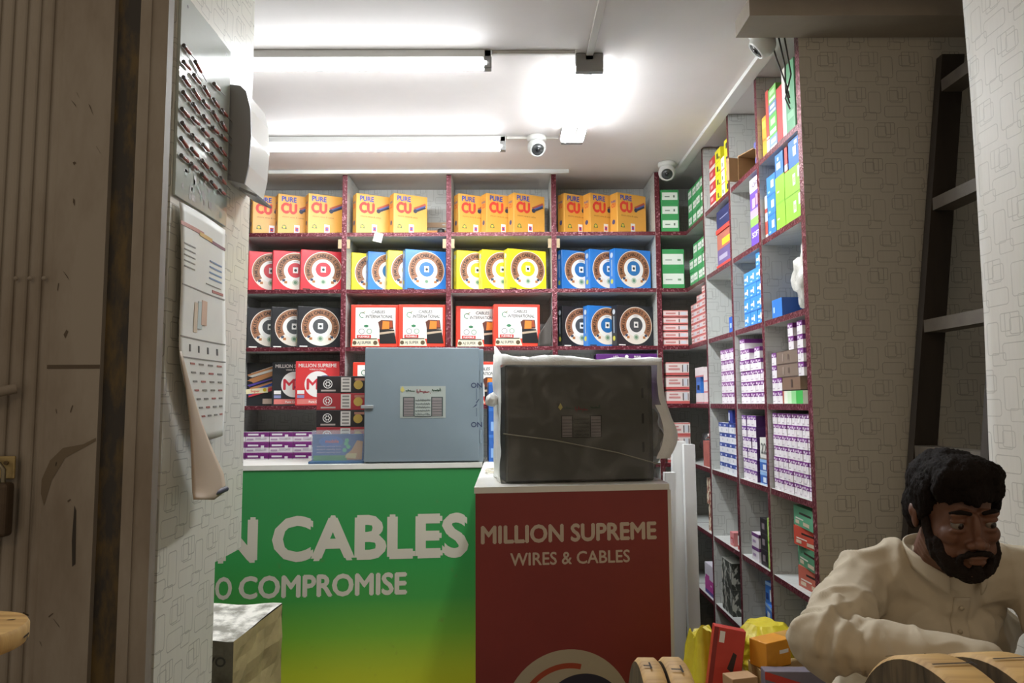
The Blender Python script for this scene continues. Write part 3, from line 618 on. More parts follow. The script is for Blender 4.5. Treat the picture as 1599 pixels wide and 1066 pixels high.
def coils(cols, pxs, k, where, step=0.042):
    n = len(cols); lb = []; names = {3: ['left', 'middle', 'right'], 4: ['first', 'second', 'third', 'fourth']}[n]
    for i, c in enumerate(cols):
        lb.append(f'{c} square cable carton with round print, {names[i]} of {"three" if n == 3 else "four"} {where}')
    fan([CB[c] for c in cols], pxs, k, a, step, lb, G2, 0.240, 0.058)
coils(['red']*3, [386, 424, 468], 2, 'in the all-red group', 0.018)
coils(['yellow', 'blue', 'yellow', 'blue'], [548, 574, 605, 632], 2, 'in the yellow and blue row', 0.030)
coils(['yellow']*3, [713, 753, 793], 2, 'in the all-yellow group', 0.018)
coils(['blue']*3, [878, 922, 961], 2, 'in the all-blue group', 0.018)
coils(['black']*3, [386, 424, 465], 3, 'in the all-black group', 0.018)
coils(['black', 'blue', 'black'], [878, 918, 963], 3, 'below the all-blue group', 0.018)
G3 = 'red cartons with a cut cable picture'; a = math.radians(4)
fan([INT]*2, [548, 622], 3, a, 0.0, ['red and white cable picture carton, left one directly above the grey cabinet', 'red and white cable picture carton, right one directly above the grey cabinet'], G3, 0.262, 0.075)
fan([INT]*2, [712, 771], 3, math.radians(7), 0.07, ['red and white cable picture carton partly hidden behind its neighbour, third bay', 'red and white cable picture carton above the wrapped cabinet corner'], G3, 0.262, 0.075)
fan([INT], [552], 4, math.radians(4), 0.0, ['red cable carton mostly hidden behind the left edge of the grey cabinet'], G3, 0.262, 0.075)
fan([INT], [712], 4, math.radians(4), 0.0, ['red cable carton seen in the gap between the two cabinets'], G3, 0.262, 0.075)
G4 = 'square cartons with a big round letter mark'; a = math.radians(6)
fan([MIL['wires'], MIL['black'], MIL['red']], [385, 427, 463], 4, a, 0.055, ['black carton printed with bundles of coloured wires beside the left panel', 'black carton with MILLION lettering between the wire print carton and red carton', 'red carton with MILLION SUPREME lettering and round letter mark'], G4, 0.24, 0.06)
# cone of black sheet leaning at the end of the third bay, and little things on the top shelf
m = MB(); m.grid(lambda u, v: (0.172+0.072*u+0.008*v, 4.06+0.02*math.sin(u*3), top(3)+0.002+(0.19*v*(0.35+0.65*u))), 8, 8, mat('#4a443f', 0.6)); o = m.build('rubber_sheet', label='curled dark rubber sheet leaning at the right of the third bay', cat='sheet'); sd = o.modifiers.new('t', 'SOLIDIFY'); sd.thickness = 0.004
m = MB(); fr = Fr((-0.735, 4.034, LV[1]-0.045), (0.94, 0.0, -0.2), (0.2, 0, 0.94)); m.box(-0.742, -0.692, 4.032, 4.034, LV[1]-0.045, LV[1]+0.008, mat('#ded8cc', 0.6), T=Matrix.Translation((-0.72, 4.033, LV[1]))@Matrix.Rotation(0.25, 4, 'Y')@Matrix.Translation((0.72, -4.033, -LV[1]))); m.build('paper_tag', label='small white paper tag hanging below the top shelf of the second bay', cat='tag')
m = MB(); m.box(-0.46, -0.35, 4.12, 4.24, top(1)+0.0005, top(1)+0.03, mat('#c87a3a', 0.6), bev=0.002); m.build('flat_carton', label='flat orange carton lying in the gap of the second top bay', cat='box')
m = MB(); m.lathe([(0.018, 0), (0.022, 0.01), (0.020, 0.03), (0.010, 0.035), (0, 0.036)], (-0.375, 4.10, top(1)+0.0005), (0, 0, 1), BLK, 14); m.build('roll_of_tape', label='small dark roll beside the flat orange carton on the top shelf', cat='roll')
m = MB(); m.box(-0.7, -0.36, 4.355, 4.362, top(1)+0.105, top(1)+0.135, mat('#c8a98a', 0.6)); m.box(-0.39, -0.372, 4.352, 4.355, top(1)+0.118, top(1)+0.124, mat('#e0e0dc', 0.3)); part(m, 'rail', bk, 'beige wall rail')
# purple box behind the wrapped cabinet
m = MB(); m.box(-0.17, 0.17, -0.06, 0.06, 0, 0.278, mat('#5a2470', 0.4), bev=0.003); fr = Fr((0, -0.06, 0), (1, 0, 0), (0, 0, 1))
m.text(fr, 'LED', -0.06, 0.256, 0.011, WHT, 3); m.text(fr, 'BULB', 0.06, 0.256, 0.011, WHT, 3); m.disc(fr, 0, 0.262, 0.010, WHT, 3, 16); m.rect(fr, -0.15, 0.02, 0.15, 0.20, mat('#7a4a90', 0.5), 2)
m.build('carton', loc=(0.665, 4.11, top(4)+0.0005), label='purple carton peeking over the wrapped cabinet in the rightmost bay', cat='box')
# ------------------------------------------------------------------ small cartons
def small(w, d, h, base, bands=(), marks=(), side=None, nm='carton', bev=0.0, txt=None, cat='box'):
    m = MB(); B = mat(base, 0.45, 0.05, 12)
    if bev: m.box(-w/2, w/2, -d/2, d/2, 0, h, B, bev=bev)
    else: m.box(-w/2, w/2, -d/2, d/2, 0, h, B, faces={'left': mat(side, 0.45, 0.1, 15), 'right': mat(side, 0.45, 0.1, 15)} if side else None)
    fr = Fr((-w/2, -d/2, 0), (1, 0, 0), (0, 0, 1))
    fR = Fr((w/2, -d/2, 0), (0, 1, 0), (0, 0, 1)); fL = Fr((-w/2, d/2, 0), (0, -1, 0), (0, 0, 1))
    for (z0, z1, c, *rest) in bands:
        x0, x1 = rest if rest else (0.0, 1.0)
        m.rect(fr, x0*w, z0*h, x1*w, z1*h, mat(c, 0.45), 1)
        if not side and not rest: m.rect(fR, 0, z0*h, d, z1*h, mat(c, 0.45), 1); m.rect(fL, 0, z0*h, d, z1*h, mat(c, 0.45), 1)
    for (x0, z0, x1, z1, c) in marks: m.rect(fr, x0*w, z0*h, x1*w, z1*h, mat(c, 0.45), 3)
    for t in (txt or ()):
        s, x, z, hh, c = t[:5]; m.text(fr, s, x*w, z*h, hh*h, mat(c, 0.5), 4, w=t[5]*w if len(t) > 5 else None)
    return Proto(nm, m.mesh(nm), cat)
# purple-and-white lamp boxes in the low left back bay
PB = small(0.128, 0.10, 0.059, '#e9e2e6', [(0.58, 1.0, '#7b2a78'), (0.0, 0.12, '#8d3a86')], [(0.06, 0.25, 0.34, 0.40, '#b9a0b8'), (0.42, 0.30, 0.9, 0.5, '#cfc4ce'), (0.1, 0.70, 0.55, 0.86, '#f0ecf0'), (0.66, 0.36, 0.80, 0.78, '#f4f0f2')], nm='lamp_box')
x0 = xat(352, 4.06)
for r in range(3):
    for c in range(4):
        PB.put(f'purple and white box above the green counter, {ORD[c+1]} column from left panel, {["bottom", "middle", "top"][r]} row', (x0+0.066+c*0.131, 4.10, top(5)+0.0006+r*0.0594), 0, 'purple boxes low in the leftmost back bay')
DKB = small(0.15, 0.10, 0.06, '#4a3c38', [(0.3, 0.45, '#6a5a54')], nm='carton')
for c in range(3):
    for r in range(3):
        DKB.put(f'dark brown carton behind the purple boxes above the green counter, {ORD[c+1]} column, {ORD[r+1]} row up', (x0+0.09+c*0.16, 4.235, top(5)+0.0006+r*0.0604), 0, 'dark cartons behind the purple boxes')
# ------------------------------------------------------------------ things standing on the green counter
def wheelbox(hexc):
    w, d, h = 0.235, 0.12, 0.082; m = MB(); m.box(-w/2, w/2, -d/2, d/2, 0, h, mat(hexc, 0.4), bev=0.002); fr = Fr((-w/2, -d/2, 0), (1, 0, 0), (0, 0, 1))
    m.ring(fr, 0.052, 0.044, 0.018, 0.022, WHT, 3, 24)
    for k in range(6): q = k*math.pi/3; m.disc(fr, 0.052+0.010*math.cos(q), 0.044+0.010*math.sin(q), 0.0042, WHT, 3, 8)
    m.rect(fr, 0.02, 0.008, 0.09, 0.016, mat('#b8a8a0', 0.5), 3); m.rect(fr, 0.115, 0.006, 0.162, 0.076, mat('#d9d3cb', 0.5), 2)
    for k in range(4): m.rect(fr, 0.122, 0.014+k*0.016, 0.155, 0.022+k*0.016, mat('#8a8580', 0.5), 3)
    m.disc(fr, 0.198, 0.040, 0.022, mat('#c0a050', 0.4), 3, 20); m.rect(fr, 0.18, 0.06, 0.228, 0.072, mat('#b07a6a', 0.5), 3)
    m.add([(-w/2+0.002, -d/2+0.002, h+0.0003), (w/2-0.002, -d/2+0.002, h+0.0003), (w/2-0.002, d/2-0.002, h+0.0003), (-w/2+0.002, d/2-0.002, h+0.0003)], [(0, 1, 2, 3)], mat('#cfc8c0', 0.5))
    return Proto('carton', m.mesh('carton'), 'box')
WB = [wheelbox('#2a2628'), wheelbox('#a8333a')]
for r in range(5):
    q = GL + gd*(gx(492, 716)[0]+0.070) + Vector((0, 0.235, CT+0.0006+r*0.0724*1.135))
    WB[0 if r % 2 == 0 else 1].put(['black carton at the bottom of the stack behind the blue card holder', 'red carton second from bottom behind the blue card holder', 'black wheel-mark carton in the middle of the stack beside the grey cabinet', 'red wheel-mark carton in the stack beside the grey cabinet', 'black wheel-mark carton topping the stack beside the grey cabinet'][r], q, math.atan2(gd.y, gd.x), 'wheel-mark cartons on the green counter')
m = MB(); w_, h_ = 0.235, 0.135; BL = mat('#2b5a96', 0.3); m.box(-w_/2, w_/2, 0.002, 0.008, 0.006, h_, BL)
fr = Fr((-w_/2, 0.002, 0), (1, 0, 0), (0, 0, 1))
m.rect(fr, 0.004, 0.010, 0.16, 0.036, mat('#3c8a4c', 0.5), 2); m.disc(fr, 0.085, 0.10, 0.055, mat('#2a62b0', 0.4), 2, 24, sq=0.5); m.text(fr, 'mobile', 0.09, 0.094, 0.016, mat('#c85a5a', 0.5), 4, w=0.06)
for k in range(3): m.text(fr, 'account opening here', 0.075, 0.048+0.014*k, 0.006, mat('#c9b0c8', 0.5), 4, w=0.11, bold=0)
for k, (x, y) in enumerate(((0.155, 0.09), (0.165, 0.075), (0.148, 0.06), (0.158, 0.105))): m.disc(fr, x, y, 0.010, mat('#4fae8c', 0.4), 4, 10)
m.poly(fr, [(0.16, 0.015), (0.228, 0.015), (0.232, 0.10), (0.205, 0.105), (0.18, 0.06), (0.15, 0.035)], mat('#b98e62', 0.5), 3); m.poly(fr, [(0.15, 0.025), (0.20, 0.02), (0.205, 0.045), (0.16, 0.045)], mat('#cfc08a', 0.5), 4)
q = GL + gd*(gx(481, 718)[0]+0.118) + Vector((0.0, 0.07, CT+0.0005)); ch = empty('card_holder', q, math.atan2(gd.y, gd.x), label='clear card holder with a blue and green picture card on the green counter', cat='display')
m.build('picture_card', ch)
m = MB(); m.box(-w_/2-0.012, w_/2+0.006, -0.04, 0.05, 0, 0.012, mat('#3b5878', 0.3), bev=0.003); m.build('base', ch)
m = MB(); m.box(-w_/2-0.004, w_/2+0.004, -0.006, -0.0035, 0.0125, h_+0.016, mat('#cfd6da', 0.06, alpha=0.16, name='clear_acrylic')); m.box(-w_/2-0.004, w_/2+0.004, 0.0105, 0.013, 0.0125, h_+0.02, mat('#cfd6da', 0.06, alpha=0.16, name='clear_acrylic')); m.build('acrylic_sleeve', ch)
# blue packs seen between the two cabinets
BP = small(0.10, 0.14, 0.125, '#2c62b4', [(0.9, 1.0, '#3f78c8')], [(0.1, 0.15, 0.3, 0.5, '#8ab0e0'), (0.5, 0.3, 0.8, 0.7, '#b8cfe8'), (0.35, 0.6, 0.5, 0.85, '#c05060')], nm='carton')
for r in range(3): BP.put(['bottom', 'middle', 'topmost'][r]+' blue carton in the gap between the two cabinets', (-0.045, 3.56, CT+0.0006+r*0.1254), 0.08, 'blue cartons between the cabinets')
# ------------------------------------------------------------------ lengths of white trunking leaning behind the red counter
TW = mat('#dfe0dd', 0.35)
for i, (px, pt, y, lean, w_) in enumerate(((1052, 740, 2.95, 0.06, 0.045), (1066, 690, 3.10, 0.05, 0.055), (1082, 695, 3.05, 0.02, 0.045))):
    b = ony(px, pt, y); h = b.z; m = MB(); T = Matrix.Translation((b.x-lean, y-0.02, 0)) @ Matrix(((1, 0, lean/h, 0), (0, 1, 0.10/h, 0), (0, 0, 1, 0), (0, 0, 0, 1)))
    m.box(-w_/2, w_/2, -0.018, 0.018, 0.0, h, TW, bev=0.002, T=T); m.box(-w_/2-0.001, w_/2+0.001, -0.021, -0.0185, 0.0, h, mat('#e8e8e6', 0.3), T=T)
    m.build('trunking_length', label=['white trunking length nearest the red counter, leaning upright', 'tallest white trunking length leaning beside the red counter', 'white trunking length leaning furthest right, beside the shelving'][i], cat='trunking', group='white trunking lengths')
# ================================================================== goods on the side shelving
RZ = -math.pi/2
XF = 1.022                       # front faces stand just behind the board edge
def side(p, label, y, k, z=0.0, group=None, d=0.1, dx=0.0, jit=0.0, tilt=(0, 0)):
    """stand a thing on board k of the side shelving, front towards the shop, centred on depth y"""
    return p.put(label, (XF+dx+d/2, y, top(k)+0.0006+z), RZ+jit, group, tilt)
BAYC, BAYB, BAYA, BAYD = (2.446, 2.830), (2.860, 3.205), (3.235, 3.637), (3.667, 4.036)
def stack(p, w, h, d, y1, rows, k, what, where, group, gap=0.0015, start_far=True, dx=0.0, jit=0.008):
    """rows: list of lists of column numbers counted from the far (left) end whose far edge is y1"""
    nr = len(rows)
    for r, cols in enumerate(rows):
        for c in cols:
            y = y1 - (c+0.5)*(w+gap)
            side(p, f'{what}, {ORD[c+1]} from left in {ORD[r+1]} row up, {where}', y, k, r*(h+0.0004), group, d, dx + rnd.uniform(0, 0.004), rnd.uniform(-jit, jit))
PUR = '#7a2f86'
def lampbox(w, d, h, band, nm='lamp_box', side_=None):
    return small(w, d, h, '#e8e3e6', [(0.62, 1.0, band)], [(0.1, 0.70, 0.4, 0.9, '#d9c7dc'), (0.55, 0.72, 0.9, 0.85, '#c9b2ce'), (0.12, 0.14, 0.5, 0.2, '#b9a9b8'), (0.46, 0.30, 0.62, 0.74, '#f3f0f2')], side=side_, nm=nm)
# -- bay nearest the street (between the end panel and the first upright)
def tallpack(w, d, h, base, bands, nm='carton', txt=None, marks=()): return small(w, d, h, base, bands, marks, nm=nm, txt=txt)
y = BAYC[1]-0.004
def run(items, k, y, gap=0.003):
    for (p, w, d, lb, z, grp) in items:
        side(p, lb, y-w/2, k, z, grp, d); y -= w+gap
    return y
T_OR = tallpack(0.045, 0.10, 0.165, '#e6a02c', [(0.72, 0.9, '#f0c050', 0.1, 0.9)], txt=[('WIRE', 0.5, 0.4, 0.06, '#7a4a10')])
T_RD = tallpack(0.028, 0.12, 0.255, '#c2463c', [(0.0, 0.22, '#e6ddd8'), (0.24, 0.27, '#e6ddd8')])
y = run([(T_OR, 0.045, 0.10, 'tall orange pack at the far end of the topmost street-side cell', 0, None), (T_RD, 0.028, 0.12, 'thin tall red pack beside the orange pack in the topmost street-side cell', 0, None)], 1, y)
PK = [('#7f98b8', 0.055, 'blue and white packet'), ('#5cae4c', 0.085, 'green packet'), ('#6d86a8', 0.045, 'grey blue packet'), ('#79b95c', 0.06, 'light green packet')]
z = 0
for i, (hx, h, nm) in enumerate(PK):
    p = tallpack(0.078, 0.11, h, hx, [(0.1, 0.3, '#d9e2d0', 0.1, 0.9), (0.5, 0.8, '#b9d8a8' if i % 2 else '#d8dde6', 0.2, 0.8)], nm='packet')
    side(p, nm+f', {ORD[i+1]} from the bottom of the pile in the topmost street-side cell', y-0.039, 1, z, 'packets piled in the topmost cell', 0.11); z += h+0.0005
y -= 0.081
T_R2 = tallpack(0.055, 0.12, 0.215, '#c43c3c', [(0.0, 0.05, '#8a2a2a')]); T_WG = tallpack(0.112, 0.14, 0.262, '#5f9a72', [(0.0, 1.0, '#dedad0', 0.0, 0.30), (0.6, 0.72, '#dfe6da', 0.42, 0.62), (0.2, 0.3, '#82b890', 0.4, 0.9)])
y = run([(T_R2, 0.055, 0.12, 'tall red pack between the green packets and white and green pack', 0, None), (T_WG, 0.112, 0.14, 'big white and green pack beside the end panel on the top board', 0, None)], 1, y)
# second cell: blue and lime cartons
y = BAYC[1]-0.004
T_W = tallpack(0.026, 0.10, 0.17, '#d9cfc8', [(0.1, 0.4, '#b8483c'), (0.6, 0.7, '#b8483c')]); y = run([(T_W, 0.026, 0.10, 'thin white and red pack beside the blue cartons, second cell', 0, None)], 2, y)
BLC = small(0.085, 0.12, 0.078, '#2f7ed0', [(0.0, 0.06, '#2566b0')], [(0.52, 0.35, 0.85, 0.72, '#dfe8f2'), (0.15, 0.15, 0.4, 0.25, '#9cc4ec')])
for r in range(3): side(BLC, ['bottom', 'middle', 'top'][r]+' blue carton in the column beside the lime green cartons', y-0.043, 2, r*0.0784, 'blue cartons beside the lime ones', 0.12, 0, 0.02*(r-1))
LM1 = small(0.088, 0.14, 0.205, '#8cc63a', [(0.48, 0.52, '#7ab52e')], [(0.15, 0.2, 0.4, 0.23, '#d9ecc0'), (0.2, 0.7, 0.45, 0.73, '#d9ecc0')]); LM2 = small(0.148, 0.14, 0.098, '#8cc63a', [(0.0, 0.04, '#74ad2c')], [(0.52, 0.3, 0.68, 0.72, '#e6f0d6'), (0.55, 0.4, 0.65, 0.6, '#9ad048'), (0.82, 0.5, 0.92, 0.9, '#e6f0d6')])
y -= 0.090; side(LM1, 'tall lime green carton between the blue column and lime pair', y-0.044, 2, 0, None, 0.14); y -= 0.091
y2 = max(y-0.075, BAYC[0]+0.079)
for r in range(2): side(LM2, ['lower', 'upper'][r]+' lime green carton beside the end panel in the second cell', y2, 2, r*0.0984, 'lime green cartons by the end panel', 0.14)
B3 = small(0.078, 0.12, 0.085, '#3a78c4', [], [(0.2, 0.3, 0.7, 0.6, '#c9daf0'), (0.3, 0.7, 0.5, 0.85, '#c9daf0')])
side(B3, 'blue carton perched on the tall lime green carton', y+0.047, 2, 0.2056, None, 0.12)
T_R3 = tallpack(0.026, 0.10, 0.092, '#c0453e', [(0.05, 0.3, '#e0d0c8')]); side(T_R3, 'thin red pack standing on the upper lime green carton', y2+0.055, 2, 0.1972, None, 0.10)
B4 = small(0.095, 0.12, 0.098, '#2f70c6', [], [(0.45, 0.35, 0.75, 0.7, '#d5e0ee'), (0.6, 0.75, 0.85, 0.9, '#d5e0ee')]); side(B4, 'blue carton standing on the upper lime green carton by the end panel', y2-0.018, 2, 0.1972, None, 0.12)
# third cell: small blue carton and a crumpled bag
B5 = small(0.10, 0.16, 0.072, '#2c78cc', [], [(0.15, 0.3, 0.3, 0.6, '#b8d2ee')], side='#1e4a94'); side(B5, 'blue carton lying alone in the cell with the plastic bag', 2.735, 3, 0, None, 0.16)
from mathutils import noise
def sackmesh(mb, w, d, h, m, seed=0):
    """a limp plastic sack: upright body, gathered and folded top, sharp creases"""
    def fn(u, v):
        q = 2*math.pi*u; z = v
        s = (1-0.12*(1-z))*(1-0.55*max(0, z-0.70)/0.30) if z > 0 else 0.9
        cr = noise.noise(Vector((math.cos(q)*1.6, math.sin(q)*1.6, z*2.2+seed))); c2 = 1-abs(noise.noise(Vector((math.cos(q)*2.6+z*1.5, math.sin(q)*2.6, z*3.0+seed*2))))*3
        k = s*(1+0.20*cr+0.16*max(-0.6, c2)+0.05*noise.noise(Vector((math.cos(q)*7, math.sin(q)*7, z*8+seed))))
        return (math.cos(q)*w*k + 0.25*w*z*z*math.sin(seed), math.sin(q)*d*k, h*(z+0.05*cr*z))
    mb.grid(fn, 44, 26, m); mb.add([fn(i/44, 0) for i in range(44)], [tuple(range(44))[::-1]], m); top_ = [fn(i/44, 1) for i in range(44)]
    mb.add(top_, [tuple(range(44))], m)
def blob(mb, c, r, m, amp=0.25, sc=3.0, seed=0, sub=3, flat=True):
    bm = bmesh.new(); bmesh.ops.create_icosphere(bm, subdivisions=sub, radius=1.0); vs = []
    for v in bm.verts:
        n = noise.noise(v.co*sc+Vector((seed, seed*2, 0))); n2 = noise.noise(v.co*sc*2.7+Vector((seed*5, 0, seed))); k = 1+amp*n-abs(n2)*amp*0.7
        p = Vector((v.co.x*r[0]*k, v.co.y*r[1]*k, v.co.z*r[2]*k)); p.z = max(p.z, -r[2]*0.92) if flat else p.z; vs.append(p+Vector(c))
    fs = [[v.index for v in f.verts] for f in bm.faces]; bm.free(); mb.add(vs, fs, m, True)
BAG = mat('#cfcdc6', 0.25, 0.25, 18, bump=0.6, name='crumpled_clear_bag')
m = MB(); blob(m, (0, 0, 0.125), (0.055, 0.085, 0.135), BAG, 0.35, 2.6, 3, 4); m.build('plastic_bag', loc=(1.085, 2.562, top(3)+0.001), label='crumpled clear plastic bag standing by the end panel', cat='bag')
# fourth cell: lamp cartons with brown long cartons
LB = lampbox(0.048, 0.09, 0.047, PUR); BRN = small(0.20, 0.10, 0.048, '#7c6c5e', [(0.0, 0.05, '#54463c'), (0.95, 1.0, '#54463c')], [(0.3, 0.2, 0.36, 0.8, '#94867a'), (0.55, 0.3, 0.62, 0.7, '#5e5046')], nm='long_carton')
BRS = small(0.165, 0.10, 0.048, '#7c6450', [(0.0, 0.05, '#54463c'), (0.95, 1.0, '#54463c')], [(0.5, 0.2, 0.6, 0.8, '#4e3e34')], nm='long_carton')
GRB = small(0.185, 0.10, 0.046, '#e3ead8', [(0.0, 1.0, '#3fb04e', 0.68, 1.0), (0.0, 1.0, '#8fcf8e', 0.45, 0.68), (0.0, 1.0, '#c8e2c0', 0.25, 0.45), (0.0, 1.0, '#b0604a', 0.0, 0.07)], nm='carton')
f = BAYC[1]-0.02; W4 = 'cell above the big purple stack'
def lb(y, r, txt): side(LB, txt, y, 4, r*0.0485, 'loose purple lamp boxes in the street-side bay', 0.09, 0, rnd.uniform(-.02, .02))
for c in range(2): lb(f-0.025-c*0.05, 0, f'purple and white box, {ORD[c+1]} from left in bottom row beside green carton'); 
side(GRB, 'white to green carton at the bottom right beside the end panel', f-0.10-0.094, 4, 0, None, 0.10)
for c in range(2): lb(f-0.025-c*0.05, 1, f'purple and white box, {ORD[c+1]} from left in second row above green carton')
side(BRS, 'short brown carton lying on the green carton, above it in the stack', f-0.10-0.085, 4, 0.0485, None, 0.10)
for r in (2, 3):
    lb(f-0.025, r, f'purple and white box at the left end of {ORD[r+1]} row, above green carton'); side(BRN, ['lower', 'upper'][r-2]+' long brown carton between two purple boxes above the green carton', f-0.052-0.10, 4, r*0.0485, 'long brown cartons above the green one', 0.10)
    lb(f-0.254-0.026, r, f'purple and white box at the right end of {ORD[r+1]} row, by end panel')
for r in (4,):
    lb(f-0.20, r, 'purple and white box in fifth row up, left of pair by end panel'); lb(f-0.254-0.026, r, 'purple and white box in fifth row up, right of pair by end panel')
lb(f-0.195, 5, 'purple and white box tilted atop the pile by end panel, left one'); lb(f-0.254-0.026, 5, 'purple and white box topmost by the end panel, right one')
# fifth cell: the big stack
LB7 = lampbox(0.0445, 0.09, 0.0405, PUR)
stack(LB7, 0.0445, 0.0405, 0.09, BAYC[1]-0.004, [list(range(8))]*7, 5, 'purple and white box', 'full stack by end panel', 'lamp boxes in the full stack by the end panel', gap=0.002)
# sixth cell: green and red bundles; seventh: clear bag
def bundle(hexc, w, d, h, nm, sideh): return small(w, d, h, hexc, [(0.35, 0.42, '#d9d2c8', 0.1, 0.5), (0.62, 0.72, '#2f2622', 0.3, 0.9)], [(0.1, 0.12, 0.3, 0.3, '#c9b8a0'), (0.5, 0.12, 0.8, 0.3, '#c9b8a0')], side=sideh, nm=nm, bev=0.0)
z = 0
for i, (hx, sh, h, nm) in enumerate((('#b8604e', '#8a2c26', 0.072, 'red bundle at the bottom'), ('#4f8a68', '#2c4a34', 0.072, 'green bundle second from the bottom'), ('#c04a38', '#7a2a24', 0.066, 'red bundle third from the bottom'), ('#58a07c', '#2e5a40', 0.070, 'green wrapped bundle on top'))):
    side(bundle(hx, 0.20, 0.19, h, 'bundle', sh), nm+' of the pile beside the end panel', 2.565+0.004*i, 6, z, 'bundles piled beside the end panel', 0.19, 0.02-0.004*i, 0.06*(-1)**i); z += h+0.0006
m = MB(); blob(m, (0, 0, 0.085), (0.08, 0.09, 0.09), PLA, 0.35, 2.8, 8, 4); o = m.build('plastic_bag', loc=(1.11, 2.60, top(7)+0.001), label='clear plastic bag with green packs on the lowest board behind the man', cat='bag')
m = MB(); m.box(-0.03, 0.03, -0.03, 0.03, 0.02, 0.10, mat('#4f9a6a', 0.5)); m.box(-0.045, 0.0, -0.06, -0.035, 0.015, 0.05, mat('#a0485a', 0.5)); m.build('packs', o)['label'] = 'green and red packs inside'
# -- middle bay
y = BAYB
m = MB(); w_, d_, h_ = 0.13, 0.15, 0.115; C = mat('#9a7650', 0.7, 0.1, 20); Cd = mat('#6e5236', 0.8, 0.1, 20)
m.box(-w_/2, w_/2, d_/2-0.004, d_/2, 0, h_, Cd); m.box(-w_/2, w_/2, -d_/2, d_/2, 0, 0.004, Cd); m.box(-w_/2, -w_/2+0.004, -d_/2, d_/2-0.004, 0.004, h_, C); m.box(w_/2-0.004, w_/2, -d_/2, d_/2-0.004, 0.004, h_, C); m.box(-w_/2+0.004, w_/2-0.004, -d_/2, d_/2-0.004, h_-0.004, h_, C)
o = m.build('open_carton', loc=(XF+d_/2+0.01, 3.08, top(1)+0.0006), rz=RZ+0.3, label='open brown carton lying on its side on the top board, middle bay', cat='box')
m = MB(); m.box(-w_/2-0.02, -w_/2+0.0, -d_/2-0.045, -d_/2, 0.004, h_-0.01, C); m.build('flap', o)
m = MB(); blob(m, (0, 0, 0.03), (0.035, 0.045, 0.032), mat('#cfc9b8', 0.5, 0.2, 14), 0.3, 2.2, 5, 3); m.build('pouch', loc=(XF+0.075, 3.09, top(1)+0.006), label='pale pouch inside the open brown carton', cat='pouch')
for i, (hx, dz, dy, nm) in enumerate((('#e2dfe4', 0.0, 0.0, 'lower white crumpled pouch beside the open brown carton'), ('#b9bfe0', 0.066, 0.012, 'upper white and violet pouch beside the open brown carton'))):
    m = MB(); blob(m, (0, 0, 0.036), (0.05, 0.052, 0.036), mat(hx, 0.4, 0.1, 20), 0.3, 2.0, 11+i, 3); m.poly(Fr((0, -0.052, 0.036), (1, 0, 0), (0, 0, 1)), [(-0.02, -0.012), (0.02, -0.012), (0.015, 0.012), (-0.018, 0.010)], mat('#5a5a9a', 0.5), 8); m.build('pouch', loc=(XF+0.065, 2.925+dy, top(1)+0.0006+dz), rz=RZ, label=nm, cat='pouch')
VT = small(0.125, 0.13, 0.285, '#6a4ab0', [(0.80, 1.0, '#ece6f0'), (0.42, 0.54, '#b09ad0'), (0.30, 0.42, '#86cc5a')], [(0.2, 0.56, 0.5, 0.70, '#c9a0a8'), (0.55, 0.58, 0.8, 0.74, '#b88aa0')], txt=[('SOFT', 0.5, 0.86, 0.07, '#7a6a88', 0.6), ('SOFT', 0.5, 0.13, 0.08, '#ece6f0', 0.7)], nm='tall_carton')
side(VT, 'tall violet and white carton with a green stripe in the middle bay', 2.865+0.066, 2, 0, None, 0.13)
YT = small(0.03, 0.06, 0.20, '#d8b45a', [(0.9, 0.96, '#8a8a8a')], nm='slim_pack'); side(YT, 'slim yellow pack behind the tall violet carton', 2.865+0.135+0.02, 2, 0, None, 0.06, 0.10)
BW = small(0.078, 0.09, 0.058, '#3f8fdc', [(0.0, 0.08, '#2a6cb8')], [(0.12, 0.42, 0.55, 0.6, '#e6eef6'), (0.5, 0.3, 0.66, 0.75, '#e6eef6'), (0.1, 0.15, 0.4, 0.24, '#b8d6f0')])
stack(BW, 0.078, 0.058, 0.09, 2.864+0.25, [[0, 1, 2]]*4 + [[2]], 3, 'blue and white box', 'blue stack in middle bay', 'blue boxes stacked in the middle bay')
LB5 = lampbox(0.062, 0.09, 0.046, PUR)
stack(LB5, 0.062, 0.046, 0.09, BAYB[1]-0.008, [[0, 1, 2, 3, 4]]*3 + [[0, 1, 2, 3]], 4, 'purple and white box', 'uneven stack in middle bay', 'lamp boxes in the uneven middle stack')
stack(LB5, 0.062, 0.046, 0.09, BAYB[1]-0.008, [[], [], [], [], [0, 1, 3], [0]], 4, 'purple and white box', 'uneven stack in middle bay', 'lamp boxes in the uneven middle stack')
BR2 = small(0.20, 0.08, 0.046, '#85786c', [(0.0, 0.06, '#5a4c42')], nm='long_carton')
for r in range(4, 6): side(BR2, f'grey brown carton behind the uneven purple stack, {["lower", "upper"][r-4]}', BAYB[0]+0.13, 4, r*0.0464, 'grey brown cartons behind the purple stack', 0.08, 0.125)
for r in range(4): side(BR2, f'hidden grey brown carton under others behind the uneven purple stack, {ORD[r+1]} row up', BAYB[0]+0.13, 4, r*0.0464, 'grey brown cartons behind the purple stack', 0.08, 0.125)
LB6 = lampbox(0.058, 0.10, 0.045, '#6a2c90', side_='#4a2260')
stack(LB6, 0.058, 0.045, 0.10, BAYB[1]-0.008, [[0, 1, 2]]*5+[[0, 1, 2]], 5, 'violet and white box', 'beside 22 box', 'lamp boxes in the violet column', jit=0.02)
for r in range(6): side(BR2, f'brown carton set back beside the violet column, {ORD[r+1]} row up', BAYB[0]+0.105, 5, r*0.0464, 'brown cartons set back beside the violet column', 0.08, 0.15)
